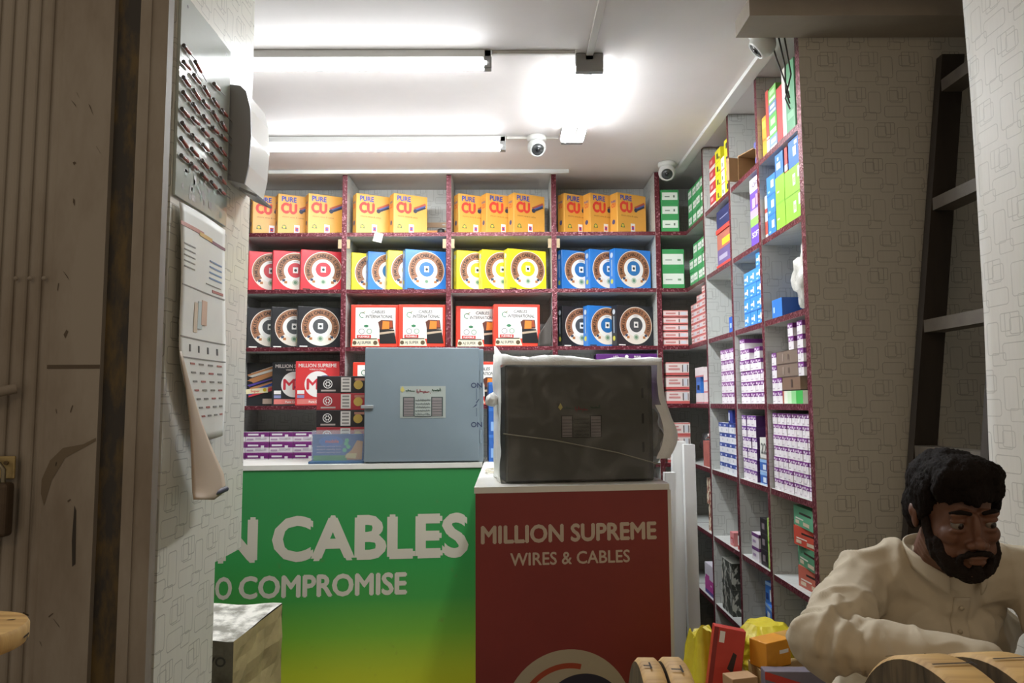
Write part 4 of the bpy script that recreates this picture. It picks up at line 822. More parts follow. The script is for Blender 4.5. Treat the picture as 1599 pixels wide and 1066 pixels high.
C22 = small(0.085, 0.07, 0.085, '#d9d8d2', [(0.0, 0.06, '#8a8a84')], txt=[('22', 0.5, 0.26, 0.5, '#6f7470', 0.7)], nm='carton'); 
BBX = small(0.10, 0.09, 0.050, '#3a66b4', [(0.75, 1.0, '#8fb4e0'), (0.0, 0.1, '#b9cfe6')], [(0.35, 0.2, 0.7, 0.6, '#dbe6f2')])
for r in range(2): side(BBX, ['lower', 'upper'][r]+' blue box below the white 22 box', BAYB[0]+0.07, 5, r*0.0504, 'blue boxes below the 22 box', 0.09)
side(C22, 'white box marked 22 on the two blue boxes', BAYB[0]+0.07, 5, 0.1012, None, 0.07)
WPB = small(0.085, 0.10, 0.055, '#dcd6dc', [(0.75, 1.0, '#6a3a74')], [(0.2, 0.3, 0.6, 0.5, '#a890b0')]); BKB = small(0.075, 0.10, 0.062, '#262226', [(0.0, 0.06, '#4a4448')], [(0.3, 0.3, 0.7, 0.7, '#7a7074')])
for r in range(2): side(WPB, ['lower', 'upper'][r]+' white box with purple edge beside the black boxes', 3.07, 6, r*0.0554, 'white boxes beside the black ones', 0.10)
for r in range(3): side(BKB, ['lowest', 'middle', 'topmost'][r]+' black box in the column left of the green packs', 2.965, 6, r*0.0624, 'black boxes left of the green packs', 0.10)
GP = small(0.058, 0.10, 0.098, '#a8cc6a', [(0.0, 0.1, '#6a9a3a'), (0.3, 0.7, '#d2e4b0', 0.25, 0.75)]); 
for r in range(2): side(GP, ['lower', 'upper'][r]+' green and white pack against the upright in the middle bay', 2.892, 6, r*0.0984, 'green packs against the upright', 0.10)
BPK = small(0.11, 0.13, 0.085, '#3d78c8', [(0.85, 1.0, '#9ac0e8')], [(0.35, 0.15, 0.75, 0.7, '#d6dfe6'), (0.05, 0.2, 0.25, 0.5, '#22407a')], nm='packet')
for r in range(3): side(BPK, ['lowest', 'middle', 'topmost'][r]+' blue and white packet on the lowest board, middle bay', 2.96, 7, r*0.0854, 'blue packets on the lowest board', 0.13, 0.01*r, 0.12*(-1)**r)
# -- far bay
YB = small(0.088, 0.10, 0.064, '#e6dc28', [(0.0, 0.05, '#b8a820')], [(0.3, 0.3, 0.55, 0.7, '#3a4a3a'), (0.65, 0.2, 0.85, 0.35, '#6a6a30')]); WB2 = small(0.05, 0.10, 0.064, '#e3e0d6', [(0.0, 0.08, '#b0503c')], [(0.3, 0.3, 0.6, 0.6, '#7a8a5a')]); RB2 = small(0.10, 0.10, 0.062, '#c23a3c', [(0.0, 0.3, '#ddd4cc')], [(0.2, 0.5, 0.6, 0.8, '#e0a0a0')])
f = 3.237
for r in range(4): side(YB, f'yellow box, {ORD[r+1]} up in the column nearest the middle bay', f+0.048, 1, r*0.0644, 'yellow boxes on the top board', 0.10)
for r in range(3): side(WB2, f'white box, {ORD[r+1]} up between the two yellow columns', f+0.122, 1, r*0.0644, 'white boxes between the yellow ones', 0.10)
for r in range(4): side(YB, f'yellow box, {ORD[r+1]} up in the column beside the red boxes', f+0.196, 1, r*0.0644, 'yellow boxes on the top board', 0.10)
for r in range(4): side(RB2, f'red and white box, {ORD[r+1]} up at the far end of the yellow columns', f+0.295, 1, r*0.0624, 'red boxes on the top board', 0.10)
z = 0
for i, (hx, h, nm, bands) in enumerate((('#d8463c', 0.018, 'red tray at the bottom', []), ('#6a5a8a', 0.075, 'grey violet carton above the red tray', [(0.3, 0.6, '#a8a0b8', 0.1, 0.6)]), ('#b06a5a', 0.078, 'red carton with a yellow label', [(0.15, 0.55, '#e2c832', 0.3, 0.95)]), ('#d8463c', 0.020, 'red lid under the navy carton', []), ('#26305e', 0.090, 'navy carton at the top', [(0.5, 0.55, '#8a90b8', 0.2, 0.7)]))):
    side(small(0.26, 0.13, h, hx, bands, nm='carton'), nm+' of the pile in the far bay, second board', f+0.135, 2, z, 'mixed cartons piled in the far bay', 0.13, 0.006 if i in (1, 2, 4) else 0.0); z += h+0.0005
SB = small(0.085, 0.14, 0.072, '#2a62c0', [], [(0.2, 0.3, 0.5, 0.6, '#a8c4ea')], side='#1e3f88'); side(SB, 'small blue carton alone in the far bay above the purple boxes', f+0.055, 3, 0, None, 0.14)
LB4 = lampbox(0.062, 0.09, 0.050, '#8a4a90')
stack(LB4, 0.062, 0.050, 0.09, f+0.055+0.19, [[0, 1, 2]]*5, 4, 'pale purple and white box', 'beside blue packs', 'lamp boxes in the far bay')
BT = small(0.046, 0.10, 0.078, '#4a90dc', [(0.0, 0.06, '#2a5aa0'), (0.4, 0.5, '#d6e4f2', 0.3, 0.7)]); WT = small(0.046, 0.10, 0.05, '#dcd6dc', [(0.7, 1.0, '#8a7aa0')])
side(WT, 'white box under the blue packs in the far bay', f+0.025, 4, 0, None, 0.10)
for r in range(3): side(BT, ['lowest', 'middle', 'topmost'][r]+' blue pack in the column beside pale purple boxes', f+0.025, 4, 0.0504+r*0.0784, 'blue packs beside pale purple boxes', 0.10)
BB = small(0.075, 0.09, 0.046, '#e2e4e8', [(0.6, 1.0, '#3a4f9a')], [(0.2, 0.66, 0.5, 0.85, '#b8c2e0'), (0.6, 0.2, 0.8, 0.45, '#c8ccd8')])
stack(BB, 0.075, 0.046, 0.09, f+0.004+4*0.0765, [[0, 1, 2, 3]]*4+[[0, 1, 2]], 5, 'blue and white box', 'far bay', 'blue and white boxes in the far bay')
side(small(0.06, 0.09, 0.06, '#2e3f90', [], [(0.1, 0.2, 0.4, 0.8, '#d8dcea')]), 'dark blue box on top of the blue and white stack', f+0.120, 5, 5*0.0464, None, 0.09)
RD1 = small(0.05, 0.06, 0.17, '#5a1f26', [(0.3, 0.34, '#8a4a4a'), (0.6, 0.64, '#8a4a4a')], nm='slim_pack'); DK1 = small(0.05, 0.06, 0.09, '#2a2426', nm='slim_pack')
WHB = small(0.062, 0.10, 0.060, '#dcd6d0', [(0.0, 0.3, '#c04a48')]); 
side(WHB, 'white and red box at the foot of the dark packs', f+0.035, 6, 0, None, 0.10); side(DK1, 'black slim pack standing on the white and red box', f+0.032, 6, 0.0604, None, 0.06); side(small(0.05, 0.06, 0.13, '#5a1f26', [(0.3, 0.34, '#8a4a4a'), (0.6, 0.64, '#8a4a4a')], nm='slim_pack'), 'dark red slim pack topping the column in the far bay', f+0.032, 6, 0.1508, None, 0.06)
side(small(0.055, 0.07, 0.060, '#d88a8a', [(0.2, 0.6, '#b83a44', 0.15, 0.85)], [(0.4, 0.2, 0.6, 0.5, '#f0e0e0')]), 'small pink and red box alone on the board in far bay', f+0.15, 6, 0, None, 0.07)
def patt(w, d, h, nm):
    mm = bpy.data.materials.get('black_white_print')
    if not mm:
        mm = bpy.data.materials.new('black_white_print'); mm.use_nodes = True; nt = mm.node_tree; tc = nt.nodes.new('ShaderNodeTexCoord'); nz = nt.nodes.new('ShaderNodeTexNoise'); nz.inputs['Scale'].default_value = 55; nz.inputs['Detail'].default_value = 2
        mp = nt.nodes.new('ShaderNodeMapping'); mp.inputs['Scale'].default_value = (1.0, 1.0, 0.45); nt.links.new(tc.outputs['Object'], mp.inputs[0]); nt.links.new(mp.outputs[0], nz.inputs['Vector']); rp = nt.nodes.new('ShaderNodeValToRGB'); e = rp.color_ramp.elements; e[0].position = 0.52; e[0].color = lin('#3d403a'); e[1].position = 0.58; e[1].color = lin('#b9bab0')
        nt.links.new(nz.outputs['Fac'], rp.inputs[0]); nt.links.new(rp.outputs[0], nt.nodes['Principled BSDF'].inputs['Base Color'])
    m = MB(); m.box(-w/2, w/2, -d/2, d/2, 0, h, mm, faces={'top': mat('#8a8a80', 0.5)}); return Proto(nm, m.mesh(nm), 'box')
PT = patt(0.16, 0.16, 0.118, 'patterned_carton')
for r in range(2): side(PT, ['lower', 'upper'][r]+' black and white patterned carton on the lowest board, far bay', f+0.25, 7, r*0.1184, 'black and white patterned cartons', 0.16)
m = MB(); blob(m, (0, 0, 0.045), (0.06, 0.065, 0.048), mat('#dedcd6', 0.35, 0.15, 20, bump=0.5), 0.35, 2.4, 21, 3); m.build('plastic_bag', loc=(XF+0.075, f+0.085, top(7)+0.001), label='white plastic bag beside the black and white patterned cartons', cat='bag')
# -- corner bay
GB = small(0.083, 0.10, 0.074, '#3f9a58', [(0.3, 0.82, '#dfe4da', 0.1, 0.92)], [(0.25, 0.48, 0.5, 0.56, '#7a8a7a'), (0.68, 0.45, 0.76, 0.62, '#5a6a5a')], nm='carton')
stack(GB, 0.083, 0.074, 0.10, BAYD[1]-0.012, [[0, 1, 2, 3]]*3, 1, 'green and white box', 'receding top corner row', 'green boxes on the top corner board')
stack(GB, 0.083, 0.074, 0.10, BAYD[1]-0.012, [[0, 1, 2, 3]]*2+[[1, 2, 3]], 2, 'green and white box', 'receding second corner row', 'green boxes on the second corner board')
GBF = small(0.102, 0.10, 0.080, '#3f9a58', [(0.28, 0.82, '#dfe4da', 0.08, 0.94)], [(0.22, 0.48, 0.5, 0.56, '#7a8a7a'), (0.70, 0.45, 0.78, 0.62, '#5a6a5a')], nm='carton'); GBG = small(0.125, 0.12, 0.112, '#3f9a58', [(0.22, 0.76, '#dfe4da', 0.03, 0.97)], [(0.15, 0.42, 0.45, 0.48, '#9aa89a'), (0.7, 0.4, 0.85, 0.5, '#7a9a7a')], nm='carton')
for r in range(3): GBF.put(['bottom', 'middle', 'top'][r]+' green and white box facing the shop on the top corner board', (0.925, 4.10, top(1)+0.0006+r*0.0804), 0, 'green boxes facing the shop, top corner board')
for r in range(2): GBG.put(['lower', 'upper'][r]+' large green and white box facing the shop, second corner board', (0.938, 4.12, top(2)+0.0006+r*0.1124), 0, 'large green boxes, second corner board')
PK1 = small(0.140, 0.09, 0.036, '#e6d5d2', [(0.0, 0.2, '#c8605c'), (0.86, 1.0, '#d88a84')], [(0.1, 0.4, 0.5, 0.65, '#c98a86'), (0.62, 0.25, 0.66, 0.8, '#5a4a4c'), (0.70, 0.3, 0.92, 0.75, '#d5d8e0')], nm='lamp_box')
for r in range(5): PK1.put(f'flat pink and white box, {ORD[r+1]} up in the corner pile facing the shop', (0.942, 4.10, top(3)+0.0006+r*0.0405), 0.0 if r < 3 else 0.05, 'flat pink boxes facing the shop')
PK2 = small(0.115, 0.09, 0.036, '#e6d5d2', [(0.0, 0.2, '#c8605c'), (0.86, 1.0, '#d88a84')], [(0.1, 0.4, 0.4, 0.65, '#c98a86'), (0.5, 0.25, 0.54, 0.8, '#5a4a4c'), (0.62, 0.3, 0.92, 0.75, '#d5d8e0')], nm='lamp_box')
stack(PK2, 0.115, 0.036, 0.09, BAYD[1]-0.012, [[0, 1, 2]]*5+[[0, 1, 2], [1, 2], [2]], 3, 'flat pink and white box', 'receding corner pile', 'flat pink boxes in the receding corner pile')
PK3 = small(0.128, 0.10, 0.072, '#e8dad4', [(0.0, 0.2, '#c8605c'), (0.9, 1.0, '#d88a84')], [(0.1, 0.4, 0.6, 0.55, '#c98a86'), (0.12, 0.66, 0.5, 0.76, '#c98a86'), (0.70, 0.25, 0.74, 0.8, '#4a4044'), (0.76, 0.3, 0.9, 0.85, '#d9dce2'), (0.92, 0.25, 0.95, 0.8, '#4a4044')], nm='lamp_box')
for r in range(3): PK3.put(['bottom', 'middle', 'top'][r]+' tall pink and white box in the corner, just right of the wrapped cabinet', (0.945, 4.10, top(4)+0.0006+r*0.0784), 0.03, 'pink boxes right of the wrapped cabinet')
for r in range(3): PK3.put(['bottom', 'middle', 'top'][r]+' pink and white box half hidden behind the wrapped cabinet edge', (0.945, 4.10, top(5)+0.0006+r*0.0724), 0.0, 'pink boxes low in the corner')
EYE = small(0.085, 0.10, 0.085, '#3a78cc', [(0.7, 1.0, '#2f62b0')], [(0.25, 0.2, 0.75, 0.5, '#1c2f50'), (0.42, 0.28, 0.58, 0.45, '#8ab060')], nm='carton'); WPK = small(0.125, 0.10, 0.055, '#e6dcdc', [(0.0, 0.15, '#cc7a80')], nm='carton')
side(WPK, 'white and pink carton under the blue carton in the corner bay', BAYD[0]+0.225, 4, 0, None, 0.10); side(EYE, 'blue carton with a dark round mark in the corner bay', BAYD[0]+0.235, 4, 0.0556, None, 0.10); side(small(0.165, 0.10, 0.05, '#e6dcdc', [(0.0, 0.15, '#cc7a80')], nm='carton'), 'long white and pink carton on the blue carton', BAYD[0]+0.215, 4, 0.1412, None, 0.10)
for r in range(3): side(PK3 if False else WPK, f'white and pink carton, {ORD[r+1]} up nearest the upright in the corner bay', BAYD[0]+0.066, 4, r*0.0556, 'white and pink cartons by the corner upright', 0.10)
m = MB(); w_, h_ = 0.17, 0.13; P_ = mat('#e2d6d2', 0.5, 0.1, 15); m.box(-w_/2, w_/2, -0.06, 0.06, 0, h_, mat('#b8685e', 0.5, 0.2, 20)); o = m.build('open_carton', loc=(XF+0.062, BAYD[0]+0.092, top(5)+0.0006), rz=RZ, label='red carton stuffed with loose white sheets above the trunking lengths', cat='box')
m = MB(); m.grid(lambda u, v: (-w_/2+u*w_, -0.05+0.10*v+0.01*math.sin(u*9), h_+0.001+0.075*(1-abs(2*u-0.8))*(0.5+v*0.5)), 8, 4, P_); m.build('sheets', o)['label'] = 'loose white and pink sheets'
m = MB(); blob(m, (0, 0, 0.09), (0.075, 0.07, 0.095), mat('#2b2c2c', 0.35, 0.2, 15, bump=0.5), 0.4, 2.5, 31, 3); m.build('plastic_bag', loc=(XF+0.09, BAYD[0]+0.275, top(5)+0.001), label='dark crumpled bag in the corner bay above the trunking lengths', cat='bag')
CRP = patt(0.115, 0.11, 0.065, 'patterned_pack'); mm = bpy.data.materials.new('cream_red_print'); mm.use_nodes = True; nt = mm.node_tree; nz = nt.nodes.new('ShaderNodeTexNoise'); nz.inputs['Scale'].default_value = 38; nz.inputs['Detail'].default_value = 1.5; tc = nt.nodes.new('ShaderNodeTexCoord'); nt.links.new(tc.outputs['Object'], nz.inputs['Vector']); rp = nt.nodes.new('ShaderNodeValToRGB'); e = rp.color_ramp.elements; e[0].position = 0.44; e[0].color = lin('#8a4a3c'); e[1].position = 0.5; e[1].color = lin('#ddd2b8'); nt.links.new(nz.outputs['Fac'], rp.inputs[0]); nt.links.new(rp.outputs[0], nt.nodes['Principled BSDF'].inputs['Base Color'])
CRP.mesh.materials[0] = mm; CRP.mesh.materials[1] = mm
for r in range(4): side(CRP, ['lowest', 'second', 'third', 'topmost'][r]+' cream and red patterned pack in the corner pile', BAYD[0]+0.075+0.012*r, 6, r*0.0656, 'cream and red patterned packs', 0.11, 0.01, 0.05*(-1)**r)
MG = small(0.17, 0.13, 0.15, '#ddd8e2', [(0.0, 0.12, '#4a3a8a'), (0.12, 0.5, '#c04aa0')], [(0.1, 0.5, 0.5, 0.62, '#c04aa0'), (0.6, 0.3, 0.75, 0.36, '#ecdcec')], nm='carton'); side(MG, 'white and magenta carton low in the corner bay', BAYD[0]+0.12, 7, 0, None, 0.13)
# ================================================================== street front: gate, left jamb, ladder, heap
GATE = mat('#8d857a', 0.6, 0.06, 4, dirt='#7a6f62', stretch=(1.0, 1.0, 0.3), name='gate_paint'); DARKP = mat('#2e2a26', 0.6, 0.0, 24, dirt='#5b4a26', stretch=(1, 1, 0.3), name='chipped_dark_paint')
gt = empty('metal_gate', (-0.98, 1.5, 0), label='worn brown grey folding metal gate at the left edge', cat='gate')
GT = 2.68
m = MB(); prof = []
x = -1.30
while x < -0.950:
    for k in range(9): q = math.pi*k/8; prof.append((x+0.0125-0.0125*math.cos(q), 1.500-0.008*math.sin(q)))
    prof.append((x+0.0265, 1.5)); x += 0.0285
vs = [(a, b, z) for z in (0, GT) for a, b in prof]; n = len(prof); m.add(vs, [(i, i+1, n+i+1, n+i) for i in range(n-1)], GATE, False)
m.box(-1.30, -0.944, 1.502, 1.52, 0, GT, GATE); rel(m, 'folded_panel', gt)
m = MB(); m.box(-0.944, -0.832, 1.494, 1.52, 0, GT, GATE)
fr = Fr((-0.944, 1.494, 0), (1, 0, 0), (0, 0, 1)); SC = mat('#4e4234', 0.7); rr = random.Random(4)
for k in range(16):
    cx, cz = rr.uniform(0.01, 0.10), rr.uniform(0.75, 2.05); L_ = rr.uniform(0.004, 0.02); q = rr.uniform(0.3, 2.6); w_ = rr.uniform(0.001, 0.004)
    m.poly(fr, [(cx, cz), (cx+L_*math.cos(q), cz+L_*math.sin(q)), (cx+L_*math.cos(q)+w_, cz+L_*math.sin(q)-w_), (cx+w_, cz-w_*2)], SC, 2)
m.poly(fr, [(0.074, 0.98), (0.080, 0.985), (0.077, 1.09), (0.073, 1.10), (0.071, 1.03)], mat('#2c261f', 0.7), 2)
m.poly(fr, [(0.0, 1.14), (0.02, 1.19), (0.045, 1.215), (0.085, 1.222), (0.11, 1.235), (0.11, 1.228), (0.05, 1.195), (0.025, 1.15), (0.012, 1.10)], mat('#655948', 0.7), 2)
m.rect(fr, 0.0, 1.375, 0.112, 1.383, SC, 2); rel(m, 'flat_plate', gt)
m = MB(); m.box(-0.832, -0.773, 1.508, 1.535, 0, GT, DARKP); rel(m, 'dark_strip', gt, 'chipped dark strip')
m = MB(); m.box(-0.773, -0.750, 1.486, 1.560, 0, GT, GATE); m.box(-0.750, -0.716, 1.490, 1.515, 0, GT, GATE); rel(m, 'edge_strip', gt)
for z in (1.54, ):
    for k in range(3):
        m = MB(); m.lathe([(0, -0.004), (0.004, -0.003), (0.005, 0.0)], (-1.005+k*0.0285, 1.484, z+0.02), (0, 1, 0), GATE, 10); rel(m, 'rivet', gt)
m = MB(); m.box(-1.05, -0.985, 1.478, 1.4835, 1.155, 1.20, mat('#a39063', 0.45, 0.3, 30, metal=0.5), bev=0.002); m.tube([(-1.0, 1.477, 1.187), (-1.0, 1.473, 1.187)], 0.004, mat('#5a4c33', 0.5), 8); rel(m, 'hasp', gt, 'brass coloured hasp')
m = MB(); m.box(-1.06, -0.978, 1.447, 1.476, 1.045, 1.150, mat('#4b3d2f', 0.5, 0.3, 25, metal=0.4), bev=0.008, seg=3)
o = m.build('padlock', label='dark rusty padlock hanging from the hasp at the left edge', cat='padlock')
m = MB(); m.tube([(-1.045, 1.462, 1.148), (-1.045, 1.462, 1.175), (-1.036, 1.462, 1.186), (-1.02, 1.462, 1.188), (-1.004, 1.462, 1.186), (-0.995, 1.462, 1.175), (-0.995, 1.462, 1.148)], 0.0045, mat('#77705f', 0.35, metal=0.8), 8); m.build('shackle', o)
m = MB(); m.tube([(-1.10, 1.478, 1.30), (-1.07, 1.455, 1.305), (-1.02, 1.452, 1.325), (-0.99, 1.478, 1.335)], 0.010, GATE, 10); rel(m, 'handle', gt)
# -- display board with screwdrivers on the left jamb
JX = -0.739
m = MB(); m.box(JX+0.0005, JX+0.007, 1.582, 1.877, 1.763, 2.236, mat('#b9c0b8', 0.12, 0.06, 6, coat=0.6, name='glossy_board'), bev=0.001)
fr = Fr((JX+0.007, 1.877, 1.763), (0, -1, 0), (0, 0, 1))
fr = Fr((JX+0.007, 1.582, 1.763), (0, 1, 0), (0, 0, 1)); rr = random.Random(8)
for k in range(22): m.rect(fr, *(lambda a, b: (a, b, a+rr.uniform(0.006, 0.02), b+rr.uniform(0.006, 0.03)))(rr.uniform(0.01, 0.25), rr.uniform(0.01, 0.07)), mat(rr.choice(['#8a9a8c', '#a9a4a0', '#9aa89a', '#8c8884']), 0.4), 2)
for yy, zz in ((0.27, 0.40), (0.26, 0.45), (0.03, 0.45)): m.disc(fr, yy, zz, 0.004, mat('#4a4a48', 0.4), 2, 10)
m.build('display_board', label='glossy grey board holding rows of screwdrivers on the left jamb', cat='board')
def screwdriver():
    h = MB(); h.lathe([(0.0, 0.0), (0.0034, 0.001), (0.0044, 0.006), (0.0038, 0.014), (0.0042, 0.022), (0.004, 0.032), (0.0026, 0.037), (0, 0.038)], (0, 0, 0), (0, 1, 0), mat('#a5564a', 0.25, 0.2, 60), 10)
    s = MB(); s.tube([(0, 0.037, 0), (0, 0.068, 0)], 0.0013, mat('#8d8a88', 0.3, metal=0.6), 6)
    c = MB(); c.tube([(0, -0.001, 0.0), (0, 0.005, 0.0)], 0.0047, mat('#5a5250', 0.4), 10)
    return Proto('screwdriver', h.mesh('handle'), 'screwdriver', [('shaft', s.mesh('shaft'), 'steel shaft'), ('end_cap', c.mesh('end_cap'), 'dark end cap')])
SD = screwdriver()
for r in range(8):
    for c in range(5):
        if (r, c) in ((0, 4), (0, 2)): continue
        z = 2.105-r*0.0355-c*0.004+rr.uniform(-0.003, 0.003); y = 1.590+c*0.0555+rr.uniform(-.003, .003)
        SD.put(f'screwdriver on the grey board, {ORD[r+1]} row from top, {ORD[c+1]} from the street', (JX+0.0130, y, z), 0.0, 'screwdrivers on the grey board', (rr.uniform(-0.28, -0.02), 0))
# -- calendar hanging under the board
PAPER = mat('#d9d8d0', 0.5, 0.05, 8, name='calendar_paper'); BACKP = mat('#a5927c', 0.6)
def cal(u, v):
    top_, bot = 1.752, 1.215; z = top_ + (bot-top_)*v
    y0 = 1.598 + 0.147*max(0, (v-0.6)/0.4)**1.6; y1 = 1.868 - 0.006*v
    b = 0.010 + 0.006*math.sin(v*3) + 0.03*max(0, v-0.5)*(1-0.6*u) + 0.004*math.sin(u*4+v*5)
    return (JX+max(0.005, b), y0+(y1-y0)*u, z + 0.02*u*max(0, v-0.6))
class CalFr:
    def p(s, a, b, l=1): q = Vector(cal(a, 1-b)); return q+Vector((0.0006*l+0.0006, 0, 0))
m = MB(); m.grid(cal, 12, 30, PAPER); cf = CalFr(); INKG = mat('#85827a', 0.5)
def cseg(a0, b0, a1, b1, mm, l=2, n=4):
    for k in range(n):
        x0, x1 = a0+(a1-a0)*k/n, a0+(a1-a0)*(k+1)/n; m.add([cf.p(x0, b0, l), cf.p(x1, b0, l), cf.p(x1, b1, l), cf.p(x0, b1, l)], [(0, 1, 2, 3)], mm)
cseg(0.0, 0.905, 0.45, 0.922, mat('#b06a58', 0.5)); cseg(0.35, 0.898, 0.65, 0.915, mat('#c8a04a', 0.5), 3); cseg(0.62, 0.896, 1.0, 0.910, mat('#7c4a56', 0.5))
for b in (0.655, 0.44, 0.355): cseg(0.02, b, 0.98, b+0.005, INKG)
for k in range(4): cseg(0.62, 0.73+0.026*k, 0.92, 0.737+0.026*k, mat('#6c86a8', 0.5), 2, 3)
cseg(0.55, 0.70, 0.90, 0.704, INKG, 2, 3); cseg(0.70, 0.672, 0.95, 0.684, mat('#a86a60', 0.5), 2, 2)
for k in range(5): cseg(0.05, 0.83-0.024*k, 0.05+0.22, 0.835-0.024*k, INKG, 2, 2)
for k in range(7):
    for j in range(4): cseg(0.22+j*0.19, 0.33-0.038*k, 0.22+j*0.19+0.10, 0.338-0.038*k, INKG if (k+j) % 3 else mat('#a86a60', 0.5), 2, 1)
for j in range(4): cseg(0.22+j*0.19, 0.385, 0.25+j*0.19, 0.415, mat('#5a5a56', 0.5), 2, 1)
for k in range(3): cseg(0.3+0.08*k, 0.47+0.02*k, 0.38+0.1*k, 0.60+0.01*k, mat(('#c9b8a0', '#b9c4c0', '#c8a890')[k], 0.5), 2+k, 2)
cl = m.build('wall_calendar', label='paper calendar hanging under the screwdriver board with its lower edge curling', cat='calendar'); sd = cl.modifiers.new('t', 'SOLIDIFY'); sd.thickness = 0.0008
CR = [(548, 280, 283), (600, 289, 297), (660, 296, 315), (700, 298, 331), (740, 299, 349), (766, 300, 353), (780, 302, 334)]
def curl(u, v):
    t = v*(len(CR)-1); i = min(int(t), len(CR)-2); t -= i; py, L_, R_ = [CR[i][k]+(CR[i+1][k]-CR[i][k])*t for k in range(3)]
    return onx(L_+(R_-L_)*u, py, JX+0.026+0.030*v+0.012*math.sin(u*3)*v)
m = MB(); m.grid(curl, 8, 18, BACKP); o = m.build('curled_page', cl); o['label'] = 'brown curled back page'; sd = o.modifiers.new('t', 'SOLIDIFY'); sd.thickness = 0.0008
m = MB(); m.tube([tuple(onx(333, 771, JX+0.054)), tuple(onx(353, 763, JX+0.058))], 0.007, mat('#2a2a3c', 0.4), 8); m.build('bottom_rod', cl)['label'] = 'dark bottom rod'
# -- wall unit on the far edge of the left jamb
wu = empty('wall_unit', (JX, 1.96, 1.88), label='white wall unit, curved side greyed as shade, with open flap on the left jamb', cat='appliance')
pr = [(0.001, 0.012), (0.048, 0.0), (0.058, 0.05), (0.062, 0.13), (0.058, 0.205), (0.046, 0.252), (0.030, 0.268), (0.001, 0.272)]
def extr(mb, pr, y0, y1, m, cap=None):
    n = len(pr); vs = [(a, y0, b) for a, b in pr]+[(a, y1, b) for a, b in pr]
    mb.add(vs, [(i, (i+1) % n, n+(i+1) % n, n+i) for i in range(n)], m); mb.add(vs, [tuple(range(n)), tuple(range(n, 2*n))[::-1]], cap or m)
m = MB(); extr(m, pr, -0.068, 0.075, mat('#e6e4de', 0.12, coat=0.5), mat('#e6e4de', 0.2)); m.build('cover', wu)
m = MB(); extr(m, pr, -0.074, -0.0685, mat('#85888b', 0.4)); m.build('side_cap', wu)['label'] = 'side cap greyed as shade'  # grey cap paints shade on the unlit end of the white casing
m = MB(); m.box(0, 0.052, -0.06, 0.06, -0.006, 0.0, mat('#85888b', 0.35), T=Matrix.Translation((0.030, 0, -0.004))@Matrix.Rotation(0.42, 4, 'Y')); m.build('flap', wu)['label'] = 'open dark flap'
# -- paper sack / carton in front of the green counter
m = MB(); SK = mat('#6f6a58', 0.7, 0.2, 7, dirt='#54503f'); SKW = mat('#dcd8cf', 0.6, 0.1, 12, dirt='#8a867c'); SKT = mat('#a08f62', 0.7, 0.3, 9)
bx0, bx1, by0, by1, bh = -1.34, -0.985, 2.70, 3.02, 0.455
m.grid(lambda u, v: (bx0+(bx1-bx0)*u, by0+0.006*noise.noise(Vector((u*5, v*5, 1))), bh*v), 10, 10, SK, False)
m.grid(lambda u, v: (bx1+0.075*u+0.014*noise.noise(Vector((u*4, v*6, 7)))*(1 if 0 < u else 0), by0+(by1-by0)*u, (bh+0.045*u)*v), 8, 12, SKT, False)
m.grid(lambda u, v: (bx1+0.075-(bx1+0.075-bx0)*u, by1, (bh+0.045)*v), 4, 4, SK, False); m.grid(lambda u, v: (bx0, by1+(by0-by1)*u, (bh+0.045*(1-u))*v), 4, 4, SK, False)
fr = Fr((bx0, by0, 0), (1, 0, 0), (0, 0, 1)); m.text(fr, 'DELVO', 0.255, bh-0.085, 0.034, mat('#3a382f', 0.6), 16, w=0.15)
sk = m.build('carton_sack', label='crumpled open carton beside the left jamb in front of the green counter', cat='box')
m = MB(); m.grid(lambda u, v: (bx0+(bx1-bx0+0.075*v)*u, by0+(by1-by0)*v, bh+0.002+0.045*v+0.004*math.sin(u*11+v*4)), 12, 6, SKW, False); m.build('top_flap', sk)['label'] = 'white top flap'
# -- ladder leaning in the dark niche
WDK = mat('#342c25', 0.6, 0.3, 18, stretch=(1, 1, 0.15), name='old_dark_wood'); WRG = mat('#655d53', 0.6, 0.2, 18, name='worn_rung_wood')
ld = empty('ladder', (1.25, 2.18, 0), label='dark wooden ladder leaning behind the man beside the end panel', cat='ladder')
def slant(y, x0, x1, z0, z1, wx, wy, m_):
    m = MB(); T = Matrix(((1, 0, (x1-x0)/(z1-z0), x0), (0, 1, 0, y), (0, 0, 1, z0), (0, 0, 0, 1))); m.box(-wx/2, wx/2, -wy/2, wy/2, 0, z1-z0, m_, T=T); return m
lx = lambda z: 1.183+0.125*z
for y in (2.345, 1.985): rel(slant(y, lx(0.0), lx(2.45), 0.0, 2.45, 0.075, 0.034, WDK), 'rail', ld)
for k in range(6):
    z = 0.34+0.40*k; m = MB(); x = lx(z); m.box(x-0.034, x+0.034, 2.0025, 2.3275, z-0.02, z+0.02, WRG); rel(m, 'rung', ld)
m = MB(); m.tube([(1.38, 2.02, 0.02), (1.46, 2.06, 0.9), (1.545, 2.12, 1.62)], 0.011, WRG, 8); rel(m, 'brace', ld, 'thin pale brace')
